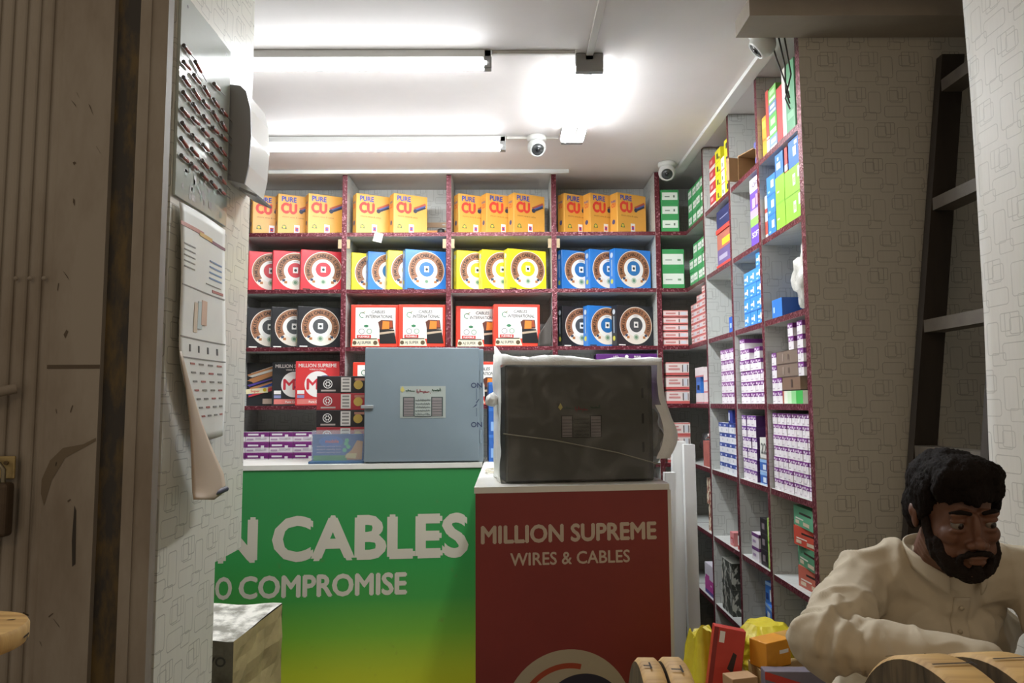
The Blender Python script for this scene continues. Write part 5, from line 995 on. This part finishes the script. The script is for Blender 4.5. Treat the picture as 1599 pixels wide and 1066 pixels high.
# -- heap of wrappers and cartons at the foot of the side shelving
YEL = mat('#d9c832', 0.4, 0.12, 14, bump=0.35, name='yellow_bag'); 
def crate(nm, x0, x1, y0, y1, h, lb, c='#8f7450'):
    m = MB(); w_, d_ = x1-x0, y1-y0; m.box(-w_/2, w_/2, -d_/2, d_/2, 0, h, mat(c, 0.7, 0.1, 14), bev=0.003); m.rect(Fr((-w_/2, -d_/2, 0), (1, 0, 0), (0, 0, 1)), 0.0, h*0.46, w_, h*0.54, mat('#b59f78', 0.4), 1)
    m.build(nm, loc=((x0+x1)/2, (y0+y1)/2, 0.0005), label=lb, cat='box')
crate('base_carton', 0.50, 0.99, 1.96, 2.13, 0.505, 'wide brown carton under the red and striped cartons of the heap'); crate('base_carton', 0.70, 0.985, 2.14, 2.39, 0.49, 'brown carton under the upper yellow bag of the heap')
def yb(c, r, lb, seed, base):
    m = MB(); sackmesh(m, r[0], r[1], r[2]*2, YEL, seed)
    for (x, z, w_, h_) in ((-0.4, 0.62, 0.3, 0.05), (0.1, 0.80, 0.25, 0.04), (-0.1, 0.88, 0.2, 0.03)): pass
    o = m.build('plastic_bag', loc=(c[0], c[1], base), label=lb, cat='bag'); return o
yb((0.592, 2.225), (0.078, 0.074, 0.312), 'crumpled yellow bag leaning beside the red counter at the heap', 4, 0.001)
yb((0.800, 2.262), (0.105, 0.088, 0.072), 'crumpled yellow bag on top of the heap below the side shelving', 17, 0.492)
RC = mat('#c23c30', 0.45, 0.1, 14)
def tilt_box(nm, w, d, h, c, e, m_, lb, deco=None, flap=None):
    m = MB(); m.box(-w/2, w/2, -d/2, d/2, 0, h, m_, bev=0.002); fr = Fr((-w/2, -d/2, 0), (1, 0, 0), (0, 0, 1))
    if deco: deco(m, fr)
    o = m.build(nm, loc=c, label=lb, cat='box'); o.rotation_euler = e
    if flap:
        f = MB(); f.box(*flap[:6], flap[6]); f.build('flap', o)
    return o
def d1(m, fr): m.poly(fr, [(0.045, 0.06), (0.057, 0.105), (0.067, 0.10), (0.061, 0.05)], mat('#2a1a18', 0.6), 2); m.rect(fr, 0.016, 0.125, 0.030, 0.155, WHT, 2); m.rect(fr, 0.0, 0.0, 0.012, 0.163, mat('#8a2a26', 0.5), 1)
tilt_box('red_carton', 0.085, 0.045, 0.165, (0.588, 2.082, 0.512), (-0.10, 0.16, -0.15), RC, 'tall red carton standing in front of the yellow bag in the heap', d1)
tilt_box('brown_carton', 0.16, 0.10, 0.072, (0.757, 2.075, 0.5062), (0, 0, 0.06), mat('#a58a58', 0.6, 0.1, 12), 'brown carton on the heap under the orange one')
tilt_box('orange_carton', 0.095, 0.06, 0.070, (0.722, 2.075, 0.5800), (0, 0, 0.5), mat('#e0982c', 0.45, 0.1, 14), 'orange carton with a loose flap on top of the heap', lambda m, fr: m.rect(fr, 0.05, 0.035, 0.085, 0.045, WHT, 2), (0.046, 0.105, -0.03, 0.03, 0.066, 0.069, mat('#b98a3a', 0.6)))
def d2(m, fr): m.poly(fr, [(0, 0.07), (0.2, 0.01), (0.2, 0.03), (0, 0.09)], RC, 2); m.poly(fr, [(0, 0.02), (0.15, 0.0), (0.19, 0.0), (0, 0.045)], mat('#8a86a0', 0.5), 2)
tilt_box('striped_carton', 0.205, 0.04, 0.090, (0.775, 1.99, 0.5062), (0, 0, -0.05), mat('#77707c', 0.5, 0.1, 14), 'grey carton with red stripes at the front of the heap', d2)
tilt_box('tan_carton', 0.075, 0.05, 0.075, (0.612, 1.995, 0.5062), (0, 0, 0.25), mat('#b8936c', 0.6, 0.08, 16), 'small tan carton in front of the red one in the heap')
m = MB(); blob(m, (0, 0, 0), (0.024, 0.024, 0.026), FILM, 0.35, 2.4, 6, 3, False); o = m.build('bag_knot', wb); o.location = (-WW/2-0.036, -0.02, 0.285)
m = MB(); m.tube([(-WW/2-0.030, -0.02, 0.285), (-WW/2-0.006, -0.015, 0.275)], 0.006, FILM, 8); m.build('bag_neck', wb)
# ------------------------------------------------------------------ bench with wooden cable spools
BT_ = 0.618
bn = empty('bench', (-0.05, 0.985, 0), label='rough wooden bench carrying the cable spools in the foreground', cat='bench')
WB_ = mat('#8a6d45', 0.7, 0.3, 10, stretch=(0.15, 1, 1), name='bench_wood')
m = MB(); m.box(-1.02, 0.93, 0.80, 1.165, BT_-0.035, BT_, WB_, bev=0.004); rel(m, 'bench_top', bn)
for x in (-0.95, 0.86):
    for y in (0.84, 1.125):
        m = MB(); m.box(x-0.03, x+0.03, y-0.025, y+0.025, 0, BT_-0.036, WB_); rel(m, 'leg', bn)
def woodmat(nm, a, b_):
    mm = bpy.data.materials.new(nm); mm.use_nodes = True; nt = mm.node_tree; L = nt.links.new; b = nt.nodes['Principled BSDF']; b.inputs['Roughness'].default_value = 0.65
    tc = nt.nodes.new('ShaderNodeTexCoord'); mp = nt.nodes.new('ShaderNodeMapping'); mp.inputs['Scale'].default_value = (3, 60, 9); L(tc.outputs['Object'], mp.inputs[0])
    nz = nt.nodes.new('ShaderNodeTexNoise'); nz.inputs['Scale'].default_value = 1.0; nz.inputs['Detail'].default_value = 7; nz.inputs['Distortion'].default_value = 0.6; L(mp.outputs[0], nz.inputs['Vector'])
    n2 = nt.nodes.new('ShaderNodeTexNoise'); n2.inputs['Scale'].default_value = 12; n2.inputs['Detail'].default_value = 6; L(tc.outputs['Object'], n2.inputs['Vector'])
    rp = nt.nodes.new('ShaderNodeValToRGB'); e = rp.color_ramp.elements; e[0].position = 0.3; e[0].color = lin(b_); e[1].position = 0.65; e[1].color = lin(a); L(nz.outputs['Fac'], rp.inputs[0])
    r2 = nt.nodes.new('ShaderNodeMapRange'); r2.inputs[1].default_value = 0.60; r2.inputs[2].default_value = 0.66; r2.inputs[4].default_value = 0.6; L(n2.outputs['Fac'], r2.inputs[0])
    mx = nt.nodes.new('ShaderNodeMix'); mx.data_type = 'RGBA'; L(r2.outputs[0], mx.inputs[0]); L(rp.outputs[0], mx.inputs[6]); mx.inputs[7].default_value = lin('#4d3a22'); L(mx.outputs[2], b.inputs['Base Color'])
    bp = nt.nodes.new('ShaderNodeBump'); bp.inputs['Strength'].default_value = 0.4; bp.inputs['Distance'].default_value = 0.003; L(nz.outputs['Fac'], bp.inputs['Height']); L(bp.outputs[0], b.inputs['Normal']); return mm
RIM = woodmat('pale_spool_wood', '#d0ab6c', '#a57f48'); FACE = woodmat('stained_spool_face', '#6b5a41', '#3f3426')
def flange(mb, c, ax, R, t, seed, face=FACE):
    """a thick round plank flange with a slightly ragged edge and split boards"""
    ax = unit(ax); up = Vector((0, 0, 1)) if abs(ax.z) < 0.9 else Vector((0, 1, 0)); a = up.cross(ax).normalized(); b = ax.cross(a); rr = random.Random(seed); n = 64; c = Vector(c)
    rad = [R*(1+0.008*noise.noise(Vector((math.cos(2*math.pi*i/n)*2, math.sin(2*math.pi*i/n)*2, seed)))*1.5) for i in range(n)]
    def rg(h, k): return [c+ax*h+a*math.cos(2*math.pi*i/n)*rad[i]*k+b*math.sin(2*math.pi*i/n)*rad[i]*k for i in range(n)]
    A, B, C_, D = rg(0, 0.97), rg(0.005, 1.0), rg(t-0.005, 1.0), rg(t, 0.97); vs = A+B+C_+D
    mb.add(vs, [(k*n+i, k*n+(i+1) % n, (k+1)*n+(i+1) % n, (k+1)*n+i) for k in range(3) for i in range(n)], RIM, True)
    mb.add(A, [tuple(range(n))[::-1]], face); mb.add(D, [tuple(range(n))], face)
    GAP = mat('#2b2118', 0.8)
    for q in (58, 96, 131, 20, 160):      # splits across the rim where the boards meet
        q = math.radians(q+rr.uniform(-6, 6)); w_ = 0.0016/R
        P = lambda ang, h: c+ax*h+(a*math.cos(ang)+b*math.sin(ang))*(R*1.010+0.0006)
        h1 = rr.choice([t*0.45, t*0.6, t*0.98]); mb.add([P(q-w_, 0.004), P(q+w_, 0.004), P(q+w_*1.5, h1), P(q-w_*0.6, h1)], [(0, 1, 2, 3)], GAP)
        mb.add([P(q-w_*7, h1-0.0018), P(q+w_*5, h1-0.0018), P(q+w_*5, h1+0.001), P(q-w_*7, h1+0.0004)], [(0, 1, 2, 3)], GAP)
def spool(c, ax, R, t, gap, lb, seed):
    ax = unit(ax); o = empty('cable_spool', c, label=lb, cat='spool')
    m = MB(); flange(m, (0, 0, 0), ax, R, t, seed); m.build('flange', o); m = MB(); flange(m, ax*(t+gap), ax, R, t, seed+3); m.build('flange', o)
    m = MB(); m.lathe([(R*0.55, t), (R*0.55, t+gap)], (0, 0, 0), ax, mat('#27231f', 0.6), 32); m.build('barrel', o); return o
R1 = 0.170
a = ony(1440, 1016, 0.985); spool((a.x, 0.985, BT_+R1+0.0012), (1, 0.10, 0), R1, 0.062, 0.030, 'wooden cable spool lying on its side in front of the man', 5)
a = ony(998, 1018, 0.985); spool((a.x, 0.985, BT_+R1+0.0012), (1, -0.05, 0), R1, 0.030, 0.004, 'wooden cable spool lying on its side below the red counter', 9)
o = empty('cable_spool', (-0.743, 1.0, BT_), label='wooden cable spool standing upright at the left edge with a split round top', cat='spool')
m = MB(); flange(m, (0, 0, 0.361), (0, 0, 1), 0.091, 0.026, 13, RIM)
fr = Fr((0, 0, 0.387), (1, 0, 0), (0, 1, 0))
for (x, y, w_) in ((0.035, 0.0, 0.018), (0.02, -0.045, 0.022), (0.05, 0.04, 0.01)): m.poly(fr, [(x, y), (x+w_, y+0.003), (x+w_, y+0.0055), (x, y+0.003)], mat('#3a2c1c', 0.8), 2)
m.build('flange', o); m = MB(); flange(m, (0, 0, 0.001), (0, 0, 1), 0.091, 0.026, 15, RIM); m.build('flange', o)
m = MB(); m.lathe([(0.05, 0.027), (0.05, 0.361)], (0, 0, 0), (0, 0, 1), mat('#27231f', 0.6), 32); m.build('barrel', o)
# ================================================================== the man leaning on folded arms
def hchain(pts, step=0.35): return chain([(p, r*HS) for p, r in pts], step)
def chain(pts, step=0.35):
    """list of (centre, radii) spheres swept along a polyline of (point, radius)"""
    out = []
    for (p, r), (q, s) in zip(pts[:-1], pts[1:]):
        p, q = Vector(p), Vector(q); n = max(1, int((q-p).length/(min(r, s)*step)))
        for i in range(n+1): t = i/n; out.append((p.lerp(q, t), (r+(s-r)*t,)*3, None))
    return out
def blend(items, voxel, smooth, name, mtl, parent, fn=None, sub=2):
    bm = bmesh.new()
    for it in items:
        c, r, rot = it; T = Matrix.Translation(c) @ (rot.to_4x4() if rot else Matrix()) @ Matrix.Diagonal((*r, 1))
        bmesh.ops.create_icosphere(bm, subdivisions=sub, radius=1.0, matrix=T)
    me = bpy.data.meshes.new(name+'_raw'); bm.to_mesh(me); bm.free(); o = bpy.data.objects.new(name+'_raw', me); COL.objects.link(o)
    md = o.modifiers.new('r', 'REMESH'); md.mode = 'VOXEL'; md.voxel_size = voxel
    ms = o.modifiers.new('s', 'SMOOTH'); ms.factor = 0.5; ms.iterations = smooth
    dg = bpy.context.evaluated_depsgraph_get(); dg.update(); m2 = bpy.data.meshes.new_from_object(o.evaluated_get(dg)); m2.name = name
    bpy.data.objects.remove(o); bpy.data.meshes.remove(me)
    if fn:
        nrm = [v.normal.copy() for v in m2.vertices]
        for v, nn in zip(m2.vertices, nrm): v.co += nn*fn(v.co)
    m2.polygons.foreach_set('use_smooth', [True]*len(m2.polygons)); m2.materials.clear(); m2.materials.append(mtl); m2.update()
    ob = bpy.data.objects.new(name, m2); COL.objects.link(ob)
    if parent: ob.parent = parent
    return ob
SKIN = mat('#64412f', 0.55, 0.06, 14, name='skin'); HAIR = mat('#150e0a', 0.75, 0.3, 60, bump=0.6, name='black_hair', stretch=(1, 1, 0.3)); CLOTH = mat('#bfb39d', 0.8, 0.05, 10, name='cream_cloth')
HC = ony(1490, 799, 1.33)
HR = Matrix.Rotation(math.radians(-6), 3, 'Z') @ Matrix.Rotation(math.radians(12), 3, 'X') @ Matrix.Rotation(math.radians(-3), 3, 'Y')
HS = 0.845
def H(x, y, z): return HC + HR @ Vector((x, y, z))*HS
def el(x, y, z, a, b, c, rx=0, ry=0, rz=0):
    R = HR @ Matrix.Rotation(rz, 3, 'Z') @ Matrix.Rotation(ry, 3, 'Y') @ Matrix.Rotation(rx, 3, 'X'); return (H(x, y, z), (a*HS, b*HS, c*HS), R)
head = [el(0, 0.014, 0.032, 0.073, 0.090, 0.082), el(0, -0.030, -0.022, 0.062, 0.060, 0.088), el(0, -0.044, -0.078, 0.046, 0.046, 0.034), el(0, -0.080, -0.101, 0.019, 0.017, 0.016),
        el(0, -0.088, 0.000, 0.009, 0.013, 0.030, -0.25), el(0, -0.102, -0.030, 0.0125, 0.015, 0.0115), el(0, -0.072, -0.062, 0.032, 0.024, 0.018),
        el(0, -0.0955, -0.0600, 0.023, 0.007, 0.0052), el(0, -0.0935, -0.0720, 0.019, 0.007, 0.0062)]
for s in (-1, 1):
    head += [el(s*0.036, -0.062, -0.024, 0.023, 0.022, 0.022), el(s*0.028, -0.0815, 0.027, 0.022, 0.010, 0.0085, 0, s*0.12), el(s*0.0135, -0.095, -0.036, 0.0095, 0.010, 0.0085),
             el(s*0.074, 0.012, -0.008, 0.008, 0.020, 0.030, 0.15, 0, s*0.35), el(s*0.079, 0.018, 0.004, 0.006, 0.016, 0.016, 0.15, 0, s*0.5),
             el(s*0.031, -0.0800, 0.0118, 0.0170, 0.0090, 0.0068), el(s*0.031, -0.0795, -0.0082, 0.0165, 0.0085, 0.0068), el(s*0.036, -0.052, -0.060, 0.020, 0.026, 0.030)]
NB = Vector((0.845, 1.425, 0.975))
SL, EL_, WL = Vector((0.712, 1.50, 0.945)), Vector((0.578, 1.375, 0.864)), Vector((0.800, 1.235, 0.868))
SR, ER, WR = Vector((1.020, 1.455, 0.955)), Vector((1.070, 1.330, 0.800)), Vector((0.760, 1.300, 0.792))
CHs, BE = Vector((0.885, 1.56, 0.82)), Vector((0.900, 1.72, 0.58))
neck = chain([(H(0, 0.018, -0.06), 0.050), (NB+Vector((0, 0.02, 0.02)), 0.054), (NB+Vector((0, 0.07, -0.06)), 0.05)])
core = chain([(NB+Vector((0, 0.07, -0.06)), 0.05), (CHs+Vector((0, 0.02, 0)), 0.075), (BE, 0.10)]) + chain([(NB+Vector((0, 0.07, -0.05)), 0.040), (SL, 0.036), (EL_, 0.034), (WL, 0.024)]) + chain([(NB+Vector((0, 0.07, -0.05)), 0.040), (SR, 0.036), (ER, 0.034), (WR, 0.024)])
def hand(W, fwd, pal, side, curl):
    """palm, four unequal bent fingers and a thumb leaving the side of the palm; fwd along the hand, pal towards the palm, side towards the thumb"""
    f, p, s = unit(fwd), unit(pal), unit(side); it = chain([(W, 0.023), (W+f*0.03, 0.021)])
    for k, (o, L_, r) in enumerate(((0.030, 0.074, 0.0086), (0.010, 0.082, 0.0090), (-0.010, 0.076, 0.0086), (-0.029, 0.060, 0.0076))):
        b0 = W+f*0.025+s*o*0.55; b1 = W+f*(0.092-abs(o-0.008)*0.3)+s*o
        it += chain([(b0, 0.014), (b1, 0.0105)])
        q = b1; ang = 0.15
        for j, fr_ in enumerate((0.45, 0.31, 0.24)):
            ang += curl*(0.55+0.3*j); d = f*math.cos(ang)+p*math.sin(ang); q2 = q+d*L_*fr_; it += chain([(q, r), (q2, r*0.92)]); q = q2; r *= 0.93
    b = W+f*0.028+s*0.022+p*0.006; m1 = b+f*0.026+s*0.026+p*0.012; m2 = m1+f*0.030+s*0.008+p*0.010; m3 = m2+f*0.024-s*0.002+p*0.008
    it += chain([(b, 0.014), (m1, 0.0108), (m2, 0.0095), (m3, 0.0082)]); return it
hands = hand(WL, (1.0, -0.10, -0.10), (0, 0, -1), (-0.1, -1, 0), 0.35) + hand(WR, (-1.0, 0.02, 0.10), (0, 0.25, -1), (0.0, -1.0, 0.1), 0.40)
man = empty('person', (0.90, 1.70, 0), label='bearded dark haired person in cream shirt leaning on folded arms beside the spools', cat='person')
def pl(o): o.parent = man; o.location = -Vector(man.location); return o
pl(blend(head+neck+core+hands, 0.0026, 5, 'body', SKIN, None))
def eye(s):
    m = MB(); c = H(s*0.031, -0.0765, 0.0035); d = HR @ Vector((0.25, -1, -0.12)); d = unit(d); m.lathe([(0.0100*math.sin(t), -0.0100*math.cos(t)) for t in [i*math.pi/12 for i in range(13)]], c, d, mat('#6f665c', 0.3), 18)
    m.lathe([(0.0, 0.0004), (0.0048, 0.0002), (0.0054, -0.0008)], c+d*0.0098, d, mat('#1d120c', 0.12), 16); return m
for s in (-1, 1): pl(eye(s).build('eye'))
for s in (-1, 1):
    pl(blend(hchain([(H(s*0.013, -0.0915, 0.0300), 0.0044), (H(s*0.031, -0.0912, 0.0340), 0.0052), (H(s*0.046, -0.0795, 0.0285), 0.0034)], 0.3), 0.0016, 2, 'eyebrow', HAIR, None))
# beard and moustache as one close growth along the jaw
bd = []
for s in (-1, 1):
    bd += hchain([(H(s*0.066, -0.012, 0.00), 0.008), (H(s*0.060, -0.022, -0.035), 0.0130), (H(s*0.050, -0.036, -0.070), 0.0195), (H(s*0.032, -0.060, -0.094), 0.021), (H(0, -0.076, -0.103), 0.0205)], 0.25)
    bd += hchain([(H(0, -0.1005, -0.0495), 0.0058), (H(s*0.018, -0.0985, -0.0515), 0.0066), (H(s*0.029, -0.088, -0.062), 0.0066), (H(s*0.031, -0.080, -0.080), 0.009), (H(s*0.024, -0.080, -0.095), 0.013)], 0.25)
    bd += hchain([(H(s*0.053, -0.044, -0.046), 0.0135), (H(s*0.046, -0.055, -0.064), 0.0175), (H(s*0.038, -0.064, -0.082), 0.0185)], 0.25)
bd += hchain([(H(0, -0.0905, -0.0825), 0.009), (H(0, -0.086, -0.098), 0.014)], 0.25) + hchain([(H(0, -0.055, -0.112), 0.022), (H(0, -0.02, -0.104), 0.026)], 0.25)
def strand(co): q = HR.transposed() @ (co-HC); return 0.0022*noise.noise(Vector((q.x*150, q.y*150, q.z*45))) + 0.0012*noise.noise(q*320)
pl(blend(bd, 0.0026, 3, 'beard', mat('#1f1713', 0.7, 0.25, 90, bump=0.5, name='beard_hair'), None, strand))
hr = [el(0, 0.026, 0.050, 0.082, 0.094, 0.084), el(0, 0.055, 0.005, 0.074, 0.062, 0.080), el(0, -0.030, 0.098, 0.066, 0.058, 0.036), el(-0.012, -0.052, 0.088, 0.058, 0.036, 0.032), el(0.03, -0.045, 0.092, 0.045, 0.036, 0.034)]
for s in (-1, 1): hr += [el(s*0.068, -0.004, 0.042, 0.018, 0.042, 0.046), el(s*0.072, -0.008, 0.010, 0.009, 0.016, 0.026), el(s*0.070, 0.040, 0.0, 0.016, 0.034, 0.050)]
for k in range(9):
    x = -0.058+0.0145*k; hr += hchain([(H(x*0.8, -0.060, 0.098), 0.019), (H(x, -0.078+abs(x)*0.35, 0.070), 0.0135), (H(x*1.03+0.004, -0.0855+abs(x)*0.42, 0.050-0.004*math.sin(k*2.1)), 0.0065)], 0.4)
def lock(co):
    q = HR.transposed() @ (co-HC); a = math.atan2(q.x, q.y+0.02)
    return 0.0032*noise.noise(Vector((q.x*42+q.z*16, q.y*42, q.z*16))) + 0.0026*noise.noise(Vector((a*26, q.z*42, q.y*30))) + 0.0014*noise.noise(q*210)
pl(blend(hr, 0.0036, 3, 'hair', HAIR, None, lock))
# kurta: torso and sleeves in one cloth surface
k_ = []
def tor(c, a, b, h): k_.append((Vector(c), (a, b, h), Matrix.Rotation(math.radians(-38), 3, 'X')))
for t in [i/8 for i in range(9)]:
    c = CHs.lerp(BE, t); tor(c, 0.175+0.02*t, 0.120+0.03*t, 0.09)
tor(NB+Vector((0.0, 0.085, -0.075)), 0.155, 0.085, 0.075); tor(NB+Vector((-0.005, 0.05, -0.115)), 0.12, 0.075, 0.09)
k_ += chain([(NB+Vector((-0.02, 0.045, -0.035)), 0.058), (NB.lerp(SL, 0.55)+Vector((0, 0.02, 0.006)), 0.060), (SL+Vector((0.006, 0, -0.004)), 0.060), (SL.lerp(EL_, 0.5), 0.061), (EL_, 0.056), (EL_.lerp(WL, 0.5), 0.050), (WL+(EL_-WL)*0.12, 0.040)], 0.22)
k_ += chain([(NB+Vector((0.02, 0.045, -0.035)), 0.058), (NB.lerp(SR, 0.55)+Vector((0, 0.02, 0.006)), 0.060), (SR, 0.060), (SR.lerp(ER, 0.5), 0.064), (ER, 0.056), (ER.lerp(WR, 0.5), 0.046), (WR+(ER-WR)*0.10, 0.038)], 0.22)
k_ += chain([(NB+Vector((0, 0.015, 0.002)), 0.060), (NB+Vector((0, 0.04, -0.05)), 0.066)], 0.25)
def axis_t(co, A, B): d = B-A; t = max(0, min(1, (co-A).dot(d)/d.length_squared)); return t, (co-A-d*t).length
def folds(co):
    w = Vector((co.x*7+co.z*5, co.y*8, co.z*7-co.x*4)); f = 0.0035*noise.noise(co*9) + 0.009*max(0, 1-abs(noise.noise(w))*3.2)**2 - 0.003 + 0.005*max(0, 1-abs(noise.noise(Vector((co.x*13-co.z*7, co.y*12, co.z*10+co.x*6))))*3)**2
    for A, B, sd_ in ((SL, EL_, 1), (EL_, WL, 2), (SR, ER, 3), (ER, WR, 4)):
        t, dd = axis_t(co, A, B)
        if dd < 0.085:
            near = math.exp(-((t-(1 if sd_ in (1, 3) else 0))/0.35)**2); d = (B-A).normalized(); ph = t*(B-A).length*150 + 2.2*noise.noise(co*16+Vector((sd_, 0, 0))) + 3.0*(co-A).dot(d.cross(Vector((0, 0, 1))))*18
            f += 0.0060*near*max(-0.4, math.sin(ph)) + 0.0018*math.sin(ph*0.5)
    if co.y < 1.58 and co.z < 0.93: 
        ph = (co.x-0.86)*62+3.0*noise.noise(Vector((co.x*5, co.z*4, 2))); f += 0.0042*math.sin(ph)*min(1, (0.93-co.z)*10)
    t, dd = axis_t(co, NB, SL)
    if dd < 0.09: f += 0.0018*math.sin(t*16+4*noise.noise(co*12))
    return f
kur = pl(blend(k_, 0.0050, 6, 'shirt', CLOTH, None, folds))
from mathutils.bvhtree import BVHTree
bv = BVHTree.FromPolygons([v.co for v in kur.data.vertices], [p.vertices for p in kur.data.polygons])
def drape(x, z, off=0.0022):
    h = bv.ray_cast(Vector((x, 0.9, z)), Vector((0, 1, 0))); return (h[0]+Vector((0, -off, 0))) if h[0] else Vector((x, 1.45, z))
m = MB(); m.grid(lambda u, v: drape(0.832-0.004*v+0.030*u, 0.935-0.15*v), 4, 24, CLOTH); o = pl(m.build('placket')); sd = o.modifiers.new('t', 'SOLIDIFY'); sd.thickness = 0.0022; sd.offset = 1
for k in range(3):
    q = drape(0.845-0.001*k, 0.915-0.045*k, 0.0045); m = MB(); m.lathe([(0, -0.0016), (0.0042, -0.0012), (0.0046, 0.0008), (0, 0.001)], q, (0, 1, 0.2), mat('#b5a890', 0.4), 14); pl(m.build('button'))
# band collar standing round the neck, open at the throat, and the placket below it
def coll(u, v):
    q = math.radians(-90+26 + (360-52)*u); r = 0.066+0.004*v; c = NB+Vector((0.0, 0.012, 0.006)); dip = -0.030*max(0, math.cos(q+math.pi/2))**2
    return (c.x+math.cos(q)*r, c.y+math.sin(q)*r*1.0+0.012*v*0, c.z+dip+0.036*v+0.016*math.sin(q))
m = MB(); m.grid(coll, 40, 4, CLOTH); o = pl(m.build('collar')); sd = o.modifiers.new('t', 'SOLIDIFY'); sd.thickness = 0.003; sd.offset = 0
# trousers, legs and slippers below the frame
KL, KR = Vector((0.640, 1.36, 0.655)), Vector((1.02, 1.34, 0.640)); FL, FRt = Vector((0.66, 1.50, 0.30)), Vector((1.02, 1.48, 0.30))
tr = chain([(BE+Vector((-0.07, 0.02, -0.02)), 0.115), (KL, 0.078), (FL+Vector((0, 0, 0.05)), 0.058)]) + chain([(BE+Vector((0.07, 0.02, -0.02)), 0.115), (KR, 0.078), (FRt+Vector((0, 0, 0.05)), 0.058)]) + chain([(BE+Vector((-0.07, 0.02, -0.02)), 0.12), (BE+Vector((0.07, 0.02, -0.02)), 0.12)])
pl(blend(tr, 0.009, 4, 'trousers', CLOTH, None, lambda co: 0.005*noise.noise(co*11)))
for c in (FL, FRt): pl(blend(chain([(c+Vector((0, 0.03, -0.008)), 0.036), (c+Vector((0, -0.06, -0.018)), 0.034), (c+Vector((0, -0.12, -0.024)), 0.028)]), 0.005, 3, 'shoe', mat('#3a2a20', 0.5), None))
m = MB(); m.box(0.56, 1.11, 1.30, 1.56, 0, 0.243, mat('#7a623f', 0.7, 0.2, 9), bev=0.004); m.build('crate', label='wooden crate under the feet of the seated man', cat='crate')
st = empty('stool', (0.90, 1.76, 0), label='plain wooden stool under the seated man', cat='stool')
m = MB(); m.lathe([(0.0, 0.395), (0.165, 0.395), (0.17, 0.41), (0.165, 0.428), (0, 0.43)], (0, 0, 0), (0, 0, 1), WDK, 32); m.build('seat', st)
for k in range(4):
    q = math.pi/4+k*math.pi/2; m = MB(); m.tube([(0.10*math.cos(q), 0.10*math.sin(q), 0.395), (0.15*math.cos(q), 0.15*math.sin(q), 0.0)], 0.018, WDK, 10); m.build('leg', st)
